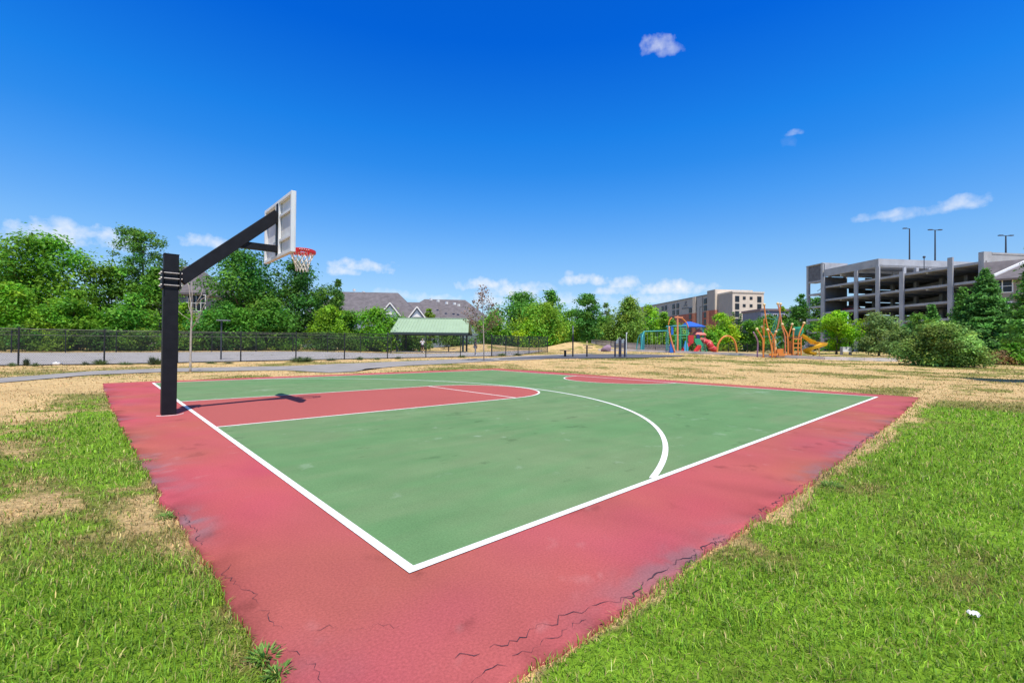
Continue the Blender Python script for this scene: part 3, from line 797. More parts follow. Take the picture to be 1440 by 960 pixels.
def build_garage():
    o = gd(1134, 112.9); base = o.z; o.z = 0
    f = Frame(o, 640)
    g = thing('parking_garage', 'large grey open-sided concrete parking garage with stacked decks behind the trees at right', 'parking garage', (o.x, o.y, base))
    S = [5.3, 14.2, 19.3, 24.4, 33.2, 38.4]
    D = 34.0
    lv = [0.6, 3.7, 6.8, 9.85, 12.9, 16.0]
    lit = 38.4
    # deck slabs with spandrel beam on the front edge
    for z in lv:
        b = MB()
        f.box(b, 5.3, 38.4, 0.35, D, z-0.28, z)
        f.box(b, 5.3, 38.4, 0.05, 0.347, z-0.32, z+0.10)
        for a in (9.7, 14.2, 19.3, 24.4, 28.8, 33.2): f.box(b, a-.2, a+.2, 0.36, D, z-0.60, z-0.283)
        b.build('deck', conc, g)
    # roof deck over the left block only
    b = MB(); f.box(b, 5.3, 19.3, 0.35, D, 18.5, 18.8); f.box(b, 5.3, 19.3, 0.05, 0.347, 18.42, 20.1)
    f.box(b, 18.95, 19.3, 0.35, D, 18.45, 20.1); f.box(b, 5.3, 19.3, D-.3, D, 18.8, 20.1)
    for a in (9.7, 14.2): f.box(b, a-.2, a+.2, 0.36, D, 17.9, 18.497)
    b.build('roof_parapet', conc, g)
    # columns
    for a in S[:-1]:
        top = {5.3: 18.4, 14.2: 18.4, 19.3: 18.4, 24.4: 16.6, 33.2: 17.6}[a]
        b = MB(); f.box(b, a-.42, a+.42, -.25, 0.04, base-.3, top); b.build('column', conc, g)
    for w in (9, 17, 26):
        for a in (9.7, 14.2, 19.3, 24.4, 28.8, 33.2):
            b = MB(); f.box(b, a-.3, a+.3, w-.3, w+.3, base, 18.4 if a < 20 else 15.9); b.build('column', conc, g)
    for w in (6, 12, 18):
        b = MB(); f.box(b, 19.31, 19.6, w-.3, w+.3, 16, 18.44); b.build('column', conc, g)
    # interior walls
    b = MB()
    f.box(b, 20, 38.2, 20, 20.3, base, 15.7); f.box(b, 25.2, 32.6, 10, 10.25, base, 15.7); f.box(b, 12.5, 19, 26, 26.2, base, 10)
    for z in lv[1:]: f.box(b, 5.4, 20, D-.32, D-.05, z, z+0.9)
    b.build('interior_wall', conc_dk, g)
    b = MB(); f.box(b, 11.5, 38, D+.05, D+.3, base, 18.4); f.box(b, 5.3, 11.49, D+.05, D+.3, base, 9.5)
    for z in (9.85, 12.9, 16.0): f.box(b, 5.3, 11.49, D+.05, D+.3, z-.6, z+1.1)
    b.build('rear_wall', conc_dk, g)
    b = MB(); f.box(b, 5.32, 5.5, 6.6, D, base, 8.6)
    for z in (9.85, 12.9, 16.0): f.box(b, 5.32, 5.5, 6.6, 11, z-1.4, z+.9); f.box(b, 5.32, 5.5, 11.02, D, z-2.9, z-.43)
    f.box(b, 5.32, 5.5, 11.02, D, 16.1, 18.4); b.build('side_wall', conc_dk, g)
    # sloping ramp seen inside
    b = MB()
    for z in lv[1:-1]:
        A = [f.p(6, 12, z), f.p(6, 18, z), f.p(36, 18, z+3.05), f.p(36, 12, z+3.05)]; b.prism(A, (0, 0, -.25))
        b.bar(f.p(6, 12, z+.45), f.p(36, 12, z+3.5), .15, .9)
    b.build('ramp', conc, g)
    # end wall
    b = MB(); f.box(b, 37.6, 38.4, -.25, 1.3, base-.3, 17.6); b.build('corner_pier', conc, g)
    b = MB(); f.box(b, 38.0, 38.4, 1.303, D, base-.3, 17.2); b.build('end_wall', conc, g)
    b = MB(); f.box(b, 37.9, 38.46, 1.31, D, 17.203, 17.5); b.build('parapet_cap', conc, g)
    # stair tower
    t = MB()
    for a in (0.3, 4.75):
        f.box(t, a-.3, a+.3, -.05, .55, base-.3, 21.6); f.box(t, a-.3, a+.3, 6.0, 6.5, base-.3, 21.6)
    for z in [2.1, 5.2, 8.3, 11.4, 14.5, 17.6]: f.box(t, 0.61, 4.44, 0.0, .5, z-.22, z+.22); f.box(t, 0.61, 4.44, .503, 2.0, z-.15, z+.15)
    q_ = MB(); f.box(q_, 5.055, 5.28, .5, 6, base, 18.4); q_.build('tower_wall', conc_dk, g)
    t.build('stair_tower', conc, g)
    t = MB(); f.box(t, .61, 4.44, .06, .3, 17.83, 21.45); t.build('tower_panel', mat('grey_block', (0.15, 0.15, 0.16), 0.9, 0.25, 1.5), g)
    t = MB(); f.box(t, -.05, 5.1, -.1, 6.6, 21.603, 21.85); f.box(t, 5.06, 5.3, 0.3, 6.2, 18.9, 21.6); t.build('tower_cap', conc, g)
    t = MB()
    z0 = base+.5
    for i, z in enumerate([2.1, 5.2, 8.3, 11.4, 14.5]):
        t.bar(f.p(1.0, 2.6, z), f.p(4.2, 2.6, z+1.55), .9, .25); t.bar(f.p(4.2, 4.2, z+1.55), f.p(1.0, 4.2, z+3.1), .9, .25)
        t.bar(f.p(1.0, 2.1, z+1.0), f.p(4.2, 2.1, z+2.5), .08, .12); t.bar(f.p(4.2, 3.7, z+2.5), f.p(1.0, 3.7, z+4.0), .08, .12)
    t.build('stair_flight', conc, g)
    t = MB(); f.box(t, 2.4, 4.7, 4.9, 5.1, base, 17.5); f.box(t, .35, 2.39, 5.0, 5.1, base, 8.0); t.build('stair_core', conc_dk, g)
    # one red car parked on an upper deck
    cp = f.p(9.2, 4.2, 9.85); car = thing('parked_car', 'red car parked on a middle deck of the garage, in the first wide bay', 'car', cp)
    cr = mat('red_car_paint', (.42, .03, .03), .35, .05, 2, spec=.6); X_, Y_ = f.e, f.n
    side = [(-2.15, .32), (2.15, .32), (2.2, .72), (1.25, .86), (-1.9, .92), (-2.2, .75)]; cab = [(-1.75, .90), (1.15, .86), (.45, 1.38), (-1.15, 1.42)]
    MB().prism([cp+X_*a+UP*z-Y_*.88 for a, z in side], Y_*1.76).build('body', cr, car, bevel=.05); MB().prism([cp+X_*a+UP*z-Y_*.76 for a, z in cab], Y_*1.52).build('cabin', glass, car, bevel=.04)
    MB().prism([cp+X_*a+UP*z-Y_*.74 for a, z in ((-1.15, 1.40), (.45, 1.36), (.40, 1.43), (-1.10, 1.47))], Y_*1.48).build('roof', cr, car)
    for a in (-1.35, 1.4):
        for sg in (-1, 1): MB().tube([cp+X_*a+Y_*sg*.70+UP*.33, cp+X_*a+Y_*sg*.90+UP*.33], .33, 16).build('wheel', pole_dk, car)
    # roof lamps: things standing on the top deck
    for (px, dep, ytop, ybot, arms, lab) in [(1279, 101, 321.5, 366, (-1,), 'tall dark lamp pole with one arm, leftmost on the parking garage roof'),
                                       (1315, 96, 323.5, 372, (-1, 1), 'tall dark lamp pole with a double head above the middle of the garage roof'),
                                       (1414.5, 90, 331.5, 358, (-1, 1), 'double-headed dark lamp pole above the roof at far right, over the tan building')]:
        a = pt(px, ybot+8, dep); b_ = pt(px, ytop, dep); b_.x, b_.y = a.x, a.y
        q = b_-o; ww = q.dot(f.n); aa = q.dot(f.e)
        lamp = thing('lamp_post', lab, 'street lamp', a, 'lamp poles on the garage roof')
        MB().tube([a, b_], [0.16, 0.11], 8).build('pole', pole_dk, lamp)
        for sgn in arms:
            MB().bar(b_+RGT*sgn*0.05, b_+RGT*sgn*0.95+UP*.06, .12, .10).build('arm', pole_dk, lamp)
            MB().box(b_+RGT*sgn*1.05+UP*.07, (0.75, 0.4, 0.16), (RGT, FWD, UP)).build('lamp_head', pole_dk, lamp)
    a = pt(1299.5, 376, 90); b_ = pt(1299.5, 361.5, 90)
    c = thing('security_camera', 'short post with a round dome on the garage roof between the two left lamp poles', 'camera', a)
    MB().tube([a-UP*.6, b_], .07, 6).build('pole', pole_dk, c); MB().ball(b_, .25, 10, 6).build('dome', pole_dk, c)
build_garage()

def build_hotel():
    o = gd(1030, 178); base = o.z; o.z = 0
    f = Frame(o, 625)
    h = thing('hotel_building', 'long seven-storey hotel of grey siding, red brick and cream piers behind the playground', 'building', (o.x, o.y, base))
    grey = mat('grey_siding', (0.37, 0.365, 0.36), 0.85, 0.06, 0.5); cream = mat('cream_stucco', (0.72, 0.60, 0.47), 0.9, 0.05, 0.4)
    taupe = mat('taupe_siding', (0.36, 0.335, 0.315), 0.85, 0.05, 0.5); brick = mat('red_brick', (0.37, 0.125, 0.09), 0.9, 0.12, 1.0); brick2 = mat('orange_brick', (0.60, 0.24, 0.14), 0.9, 0.1, 1.0)
    # end block: s from -9.5 to 0, w from 0 .. 22
    b = MB(); f.box(b, -9.5, 0, 0, 13.6, base-1, 23.2); b.build('end_block', cream, h)
    b = MB(); f.box(b, -9.5, -.02, -.12, -.003, base-1, 23.25); b.build('side_wall', taupe, h)
    b = MB(); f.box(b, -9.6, .25, -.25, 13.8, 23.203, 23.75); b.build('parapet', mat('pale_coping', (0.66, 0.60, 0.53), 0.85, 0.05, 1), h)
    def window(a, w, z, ww, hh, face, parent=h):
        fr = MB(); gl = MB()
        if face == 'end':
            f.box(fr, 0.003, 0.10, w-ww/2, w+ww/2, z-hh/2, z+hh/2); f.box(gl, 0.103, 0.13, w-ww/2+.12, w+ww/2-.12, z-hh/2+.12, z+hh/2-.12)
        else:
            wf = face
            f.box(fr, a-ww/2, a+ww/2, wf-.12, wf-.003, z-hh/2, z+hh/2); f.box(gl, a-ww/2+.10, a+ww/2-.10, wf-.15, wf-.123, z-hh/2+.10, z+hh/2-.10)
        r = fr.build('window', mat_frame, parent); gl.build('pane', glass, r)
    global mat_frame
    mat_frame = mat('window_frame', (0.07, 0.075, 0.08), 0.6, 0.1, 2)
    for k in range(6):
        z = 20.7-3.0*k
        window(0, 1.95, z, 1.85, 2.35, 'end'); window(0, 11.6, z, 1.85, 2.35, 'end')
        window(0, 5.0, z+.4, 1.25, 1.2, 'end'); window(0, 8.0, z+.4, 1.25, 1.2, 'end')
    # stair tower slabs between end block and long wing
    b = MB(); f.box(b, -15.5, -9.7, -1.2, 16, base-1, 25.6); b.build('tower', cream, h)
    b = MB(); f.box(b, -15.4, -10.0, -1.35, -1.203, 17.1, 25.5); b.build('tower_side', taupe, h)
    b = MB(); f.box(b, -15.6, -9.6, -1.5, -1.36, base-1, 17.0); b.build('tower_brick', brick, h)
    b = MB(); f.box(b, -9.695, -9.52, -1.2, -.13, base-1, 17.0); b.build('brick_pier', brick2, h)
    b = MB(); f.box(b, -15.4, -13.4, -1.64, -1.51, base-1, 17.0); b.build('brick_pier', brick2, h)
    # long wing
    b = MB(); f.box(b, -88, -15.6, 0.4, 20, base-1, 24.0); b.build('long_wing', grey, h)
    b = MB(); f.box(b, -88.2, -15.61, 0.15, 20.2, 24.003, 24.5); b.build('roof_edge', mat('dark_coping', (0.25, 0.25, 0.25), 0.8, 0.05, 1), h)
    b = MB(); f.box(b, -55, -16, 0.27, 0.397, base-1, 17.0); b.build('brick_base', brick, h)
    for p0, p1 in ((-29, -26.5), (-17.4, -15.7)):
        b = MB(); f.box(b, p0, p1, -.1, 0.26, 17.0, 24.3); b.build('cream_pier', cream, h)
        b = MB(); f.box(b, p0, p1, -.1, 0.26, base-1, 16.997); b.build('brick_pier', brick2, h)
    b = MB(); f.box(b, -25.7, -21.5, 0.1, .262, base-1, 23.9); b.build('grey_bay', grey, h)
    for a in (-24.9, -19.3, -31.5, -43, -47, -55, -58.5, -66, -77):
        for k in range(6):
            z = 21.6-3.05*k
            if a in (-31.5,) and k == 0: continue
            window(a, 0, z, 2.2, 2.3, 0.27 if a > -55.5 else .4)
    # grey emblem and faint lettering high on the siding (illegible at this distance)
    e = MB(); fw_ = .39
    f.box(e, -36.4, -35.4, fw_-.13, fw_-.02, 21.6, 23.0); f.box(e, -37.4, -34.4, fw_-.13, fw_-.02, 20.8, 21.5); f.box(e, -35.3, -34.9, fw_-.13, fw_-.02, 22.2, 23.2)
    for i in range(6): f.box(e, -39.2+i*1.15, -38.5+i*1.15, fw_-.13, fw_-.02, 19.6, 20.2)
    e.build('emblem', mat('emblem_grey', (0.15, 0.16, 0.18), 0.6, 0.1, 1), h)
build_hotel()

def window_unit(parent, c, ax, ww, hh, frame, mull=1, rows=2, proud=0.06):
    """c centre on wall plane; ax = (along, outward)"""
    al, ou = ax
    fr = MB(); t = 0.12
    for sg in (-1, 1): fr.box(c+al*sg*(ww/2-t/2)+ou*proud/2, (t, proud, hh), (al, ou, UP)); fr.box(c+UP*sg*(hh/2-t/2)+ou*proud/2, (ww-2*t, proud, t), (al, ou, UP))
    for i in range(mull): fr.box(c+al*(-ww/2+ww*(i+1)/(mull+1))+ou*proud/2, (t*.9, proud*.9, hh-2*t), (al, ou, UP))
    if rows > 1: fr.box(c+ou*proud/2, (ww-2*t, proud*.7, t*.6), (al, ou, UP))
    r = fr.build('window', frame, parent)
    MB().box(c+ou*.012, (ww-2*t, .02, hh-2*t), (al, ou, UP)).build('pane', glass, r)
    return r

shingle = mat('grey_shingle', (0.140, 0.124, 0.128), 0.95, 0.22, 1.2, 0.4, 8)
def hip_block(root, c, al, ou, length, depth, eave, ridge, ridge_len, wallm, base, over=0.5, roofm=None):
    """walls and a hip roof; c = ground centre, al along the ridge, ou towards the viewer"""
    MB().box(Vector((c.x, c.y, (base+eave)/2)), (length, depth, eave-base), (al, ou, UP)).build('wall', wallm, root)
    L2, D2 = length/2+over, depth/2+over
    e = [c+al*sx*L2+ou*sy*D2 for sx, sy in ((-1, 1), (1, 1), (1, -1), (-1, -1))]
    e = [Vector((p.x, p.y, eave-.05)) for p in e]
    r0 = c-al*ridge_len/2; r1 = c+al*ridge_len/2; r0 = Vector((r0.x, r0.y, ridge)); r1 = Vector((r1.x, r1.y, ridge))
    b = MB(); dn = [p-UP*.3 for p in e]
    b.add(e+[r0, r1]+dn, [(0, 1, 5, 4), (1, 2, 5), (2, 3, 4, 5), (3, 0, 4), (0, 6, 7, 1), (1, 7, 8, 2), (2, 8, 9, 3), (3, 9, 6, 0), (6, 9, 8, 7)])
    return b.build('roof', roofm or shingle, root)

def build_townhouses():
    blue = mat('blue_grey_siding', (0.24, 0.29, 0.35), 0.8, 0.06, 1.5)
    dep = 96
    c = gd(578, dep+9)
    root = thing('townhouse_row', 'blue-grey houses under long grey shingle roofs with two white-edged gables behind the green-roofed shelter', 'building', c)
    ang = 0.10
    al = (RGT*math.cos(ang)+FWD*math.sin(ang)).normalized(); ou = -(FWD*math.cos(ang)-RGT*math.sin(ang)).normalized()
    def cpos(px, d): return gd(px, d)
    # left block
    c1 = gd(520, dep+8); rf = hip_block(root, c1, al, ou, 24, 17, 7.0, 13.3, 12.5, blue, c1.z, roofm=shingle)

    c2 = gd(625, dep+16); rf2 = hip_block(root, c2, al, ou, 22, 17, 7.0, 12.6, 10.0, blue, c2.z)
    c3 = gd(567, dep+13); rf3 = hip_block(root, c3, al, ou, 18, 17, 7.0, 11.6, 16.0, blue, c3.z)
    # vents on ridges
    v = MB()
    for px, py in ((498, 408), (511, 411), (527, 413), (563, 424), (606, 421), (616, 423), (628, 426), (639, 427), (645, 429)):
        v.box(pt(px, py, dep+9), (0.5, .5, 0.5))
    v.build('roof_vent', white_trim, root)
    # front gables
    for (px, ypk, half_px, ybot) in ((548.5, 426.5, 13.5, 443.5), (586.5, 432, 11, 447)):
        d = dep-1.5
        pk = pt(px, ypk, d); l_ = pt(px-half_px, ybot, d); r_ = pt(px+half_px, ybot, d)
        hw = (r_-l_).length/2; h_ = pk.z-l_.z; cc = Vector((pk.x, pk.y, 0))
        A = cc-al*hw+UP*l_.z; B = cc+al*hw+UP*l_.z; P_ = cc+UP*pk.z
        gb = MB(); lo = Vector((0, 0, -l_.z+cpos(px, d).z))
        gb.prism([A+lo+al*.25, B+lo-al*.25, B-al*.25, P_-UP*.25, A+al*.25], -ou*9.0); gw = gb.build('gable', blue, root)
        t = MB(); t.bar(A-al*.2-UP*.1+ou*.1, P_+UP*.12+ou*.1, .24, .24); t.bar(B+al*.2-UP*.1+ou*.1, P_+UP*.12+ou*.1, .235, .235); t.build('gable_trim', white_trim, gw)
        rr = MB(); n1 = (P_-A).cross(ou).normalized()
        rr.prism([A-al*.3-UP*.05, P_+UP*.22, P_+UP*.02, A-al*.3-UP*.25], -ou*9); rr.prism([B+al*.3-UP*.05, P_+UP*.22, P_+UP*.02, B+al*.3-UP*.25], -ou*9); rr.build('gable_roof', shingle, gw)
        window_unit(root, cc+UP*(l_.z-1.5)+ou*.003, (al, ou), 1.7, 2.3, white_trim, 1)
        MB().prism([cc+UP*(l_.z+.2)-al*.9+ou*.02, cc+UP*(l_.z+.2)+al*.9+ou*.02, cc+UP*(l_.z+.95)+ou*.02], ou*.12).build('window_pediment', white_trim, root)
build_townhouses()

def build_left_house():
    stone = mat('grey_house_siding', (0.33, 0.31, 0.29), 0.85, 0.08, 1)
    c = gd(262, 74)
    root = thing('house', 'grey-roofed house half hidden by trees behind the basketball post', 'building', c)
    al = RGT; ou = -FWD
    hip_block(root, c, al, ou, 10.5, 9, 9.0, 13.8, 3.4, stone, c.z)
    for px, py in ((281, 424), (268, 424)):
        w = pt(px, py+2, 69.3); w = c+al*((w-c).dot(al))+ou*4.5; w.z = pt(px, py+2, 69.5).z
        window_unit(root, w, (al, ou), 1.5, 2.6, white_trim, 1)
build_left_house()

def build_tan_building():
    tan = mat('tan_siding', (0.345, 0.285, 0.235), 0.85, 0.05, 1)
    d = 57
    c0 = gd(1396, d); _b = ray(1393, 490); _b = Vector((_b[0], _b[1], 0)).normalized(); ou = -_b; al = Vector((_b.y, -_b.x, 0))
    root = thing('apartment_building', 'tan apartment building with white windows and grey shingle roof at the far right edge', 'building', c0)
    b = MB(); ez = pt(1396, 393, d).z
    b.box(Vector((c0.x, c0.y, 0))+al*8+(-ou)*6+UP*(ez+c0.z)/2, (16, 12, ez-c0.z), (al, ou, UP)); b.build('wall', tan, root)
    E0 = c0+al*-.5+ou*.5; E0.z = ez
    def on_wall(px, py):
        r_ = Vector(ray(px, py)); t_ = (c0-Vector(CAM)).dot(ou)/r_.dot(ou); return Vector(CAM)+r_*t_
    # roof plane rising to the back, with white rake on its left
    A = E0; B = E0+al*17; run = 9.0; Cc = A+al*5.2-ou*run+UP*3.9; Dd = B-ou*run+UP*3.9
    r = MB(); r.add([A, B, Dd, Cc, A-UP*.25, B-UP*.25, Dd-UP*.4, Cc-UP*.4], [(0, 1, 2, 3), (4, 7, 6, 5), (0, 4, 5, 1), (3, 2, 6, 7), (0, 3, 7, 4), (1, 5, 6, 2)])
    rf = r.build('roof', shingle, root)
    MB().bar(A-al*.02+UP*.08, Cc+UP*.08-al*.02, .3, .3).build('rake_trim', white_trim, rf)
    # second roof slope behind it
    q0 = E0-ou*6.0+UP*.4-al*.3; q1 = E0-ou*9.0+UP*3.4-al*.3; q2 = q1+al*9; q3 = q0+al*9
    r = MB(); r.prism([q0, q1, q2, q3], -ou*.4); r.build('roof', shingle, root)
    for (px, py, ww, hh) in ((1409.5, 402.5, 1.85, 1.7), (1413.5, 433, 1.2, 1.6)):
        w = on_wall(px, py)+ou*.003
        window_unit(root, w, (al, ou), ww, hh, white_trim, 1)
    MB().bar(E0-UP*.15-al*.02+ou*.03, E0+al*17-UP*.15+ou*.03, .12, .22).build('gutter', mat('brown_gutter', (0.13, .10, .085), .6, .1, 2), root)
    for px, py in ((1427, 417), (1430, 449)): 
        v = MB()
        w = on_wall(px, py); v.box(w+ou*.06, (.35, .12, .2), (al, ou, UP))
        v.build('wall_vent', pole_dk, root)
build_tan_building()

def build_blue_block():
    bl = mat('slate_blue_siding', (0.17, 0.19, 0.26), 0.8, 0.08, 0.6)
    d = 150; c = gd(1088, d+6); al = RGT; ou = -FWD
    root = thing('apartment_building', 'slate-blue apartment block glimpsed between the cream hotel end and the parking garage', 'building', c)
    top = pt(1088, 437, d).z
    MB().box(Vector((c.x, c.y, (top+c.z)/2)), (15.5, 12, top-c.z), (al, ou, UP)).build('wall', bl, root)
    MB().box(Vector((c.x, c.y, top+.35)), (16.2, 12.6, .7), (al, ou, UP)).build('roof_edge', mat('brown_roof', (0.22, 0.16, 0.17), .9, .1, 1), root)
    for i in range(5):
        for k in range(4):
            w = Vector((c.x, c.y, top-1.9-3.0*k))+al*(-6+3*i)+ou*6.003
            window_unit(root, w, (al, ou), 1.5, 1.8, white_trim, 1, 1)
build_blue_block()

# ================================================================== picnic shelter
def build_shelter():
    d = 58; green = mat('pale_green_metal_roof', (0.29, 0.395, 0.265), 0.65, 0.05, 1.0, spec=0.3); post = mat('dark_green_steel', (0.03, 0.045, 0.045), 0.5, 0.1, 3)
    c = gd(608, d+2.5)
    root = thing('picnic_shelter', 'open picnic shelter with a pale green standing-seam metal roof on dark posts', 'shelter', c)
    gz = c.z
    L0 = pt(561, 447.5, d+2.5); R0 = pt(659.5, 449.5, d+2.5); al = (R0-L0); al.z = 0; al.normalize(); ou = Vector((al.y, -al.x, 0))
    if ou.dot(FWD) > 0: ou = -ou
    half = (R0-L0).length/2; mid = (L0+R0)/2; rz = mid.z; ez = pt(607, 468, d).z
    A = mid-al*half; B = mid+al*half; A.z = B.z = rz
    wd = 2.9
    def slope(sg, name):
        e0 = A+ou*sg*wd-al*.0; e1 = B+ou*sg*wd; e0.z = e1.z = ez; e0 -= al*.35; e1 += al*.2
        b = MB(); n = Vector((0, 0, .07)); b.add([A, B, e1, e0, A+n, B+n, e1+n, e0+n], [(0, 3, 2, 1), (4, 5, 6, 7), (0, 1, 5, 4), (1, 2, 6, 5), (2, 3, 7, 6), (3, 0, 4, 7)])
        k = 24
        for i in range(k+1):
            t = i/k; p = A.lerp(B, t)+n; q = e0.lerp(e1, t)+n; b.bar(p+UP*.02, q+UP*.02, .035, .05)
        r = b.build('roof_panel', green, root)
        f_ = MB(); f_.bar(e0-UP*.10+ou*sg*.03, e1-UP*.10+ou*sg*.03, .06, .26); f_.build('fascia', post, root)
    slope(1, 'front'); slope(-1, 'back')
    MB().bar(A+UP*.1-al*.1, B+UP*.1+al*.1, .22, .10).build('ridge_cap', green, root)
    for t in (0.045, 0.945):
        for sg in (1, -1):
            p = A.lerp(B, t)+ou*sg*(wd-.55); p.z = gz
            MB().box(Vector((p.x, p.y, (gz+ez+.1)/2)), (.24, .24, ez-gz+.1), (al, ou, UP)).build('post', post, root)
    for sg in (1, -1): 
        p0 = A+ou*sg*(wd-.55); p1 = B+ou*sg*(wd-.55); p0.z = p1.z = ez+.02; MB().bar(p0, p1, .14, .25).build('beam', post, root)
    for t in (0.045, .5, 0.945):
        p0 = A.lerp(B, t)+ou*(wd-.55); p1 = A.lerp(B, t)-ou*(wd-.55); p0.z = p1.z = ez+.02; MB().bar(p0, p1, .12, .22).build('cross_beam', post, root)
    fl = MB().box(Vector((c.x, c.y, gz+.02)), (half*2+.6, 5.6, .16), (al, ou, UP)).build('floor_slab', mat('shelter_floor', (0.30, .29, .28), .9, .1, 1), root)
    # picnic table seen end-on under the roof
    t0 = gd(631, d+2.0); z = gz+.10
    tb = thing('picnic_table', 'dark pedestal picnic table standing under the green-roofed shelter', 'picnic table', (t0.x, t0.y, z))
    q = Vector((t0.x, t0.y, z))
    MB().box(q+UP*.74, (1.0, 1.9, .06), (al, ou, UP)).build('table_top', post, tb, bevel=.01)
    for sg in (-1, 1): MB().box(q+al*sg*.80+UP*.43, (.30, 1.9, .05), (al, ou, UP)).build('bench', post, tb)
    MB().tube([q, q+UP*.72], .07, 8).build('pedestal', post, tb); MB().bar(q-al*.8+UP*.36, q+al*.8+UP*.36, .06, .06).build('bench_bar', post, tb)
build_shelter()
# ================================================================== trees and shrubs
leaf_mat = attr_mat('leaves', rough=0.55, transl=0.42, spec=0.25)
bark = mat('bark', (0.16, 0.125, 0.10), 0.95, 0.25, 4, 0.5, 25)
bark_pale = mat('pale_bark', (0.42, 0.36, 0.29), 0.9, 0.25, 6, 0.3, 30)

def leaf_cloud(C, nrm, size, rng, droop=0.2, aspect=0.55):
    """C (n,3) centres, nrm (n,3) preferred normals -> kite-shaped leaves, folded on the midrib"""
    n = len(C)
    nv = nrm+rng.normal(0, 0.55, (n, 3)); nv /= np.linalg.norm(nv, axis=1)[:, None]+1e-9
    t = rng.normal(0, 1, (n, 3)); t[:, 2] -= droop
    t -= nv*np.sum(t*nv, 1)[:, None]; t /= np.linalg.norm(t, axis=1)[:, None]+1e-9
    b = np.cross(nv, t); s = size*rng.uniform(0.6, 1.35, n)[:, None]
    p0 = C-t*s*.5; p1 = C+b*s*aspect*.5-t*s*.05+nv*s*.10; p2 = C+t*s*.5; p3 = C-b*s*aspect*.5-t*s*.05+nv*s*.10
    V = np.stack([p0, p1, p2, p3], 1).reshape(-1, 3)
    o = np.arange(n)[:, None]*4
    Fq = np.concatenate([o+np.array([[0, 1, 2]]), o+np.array([[0, 2, 3]])], 1).reshape(-1, 3)
    return V, Fq

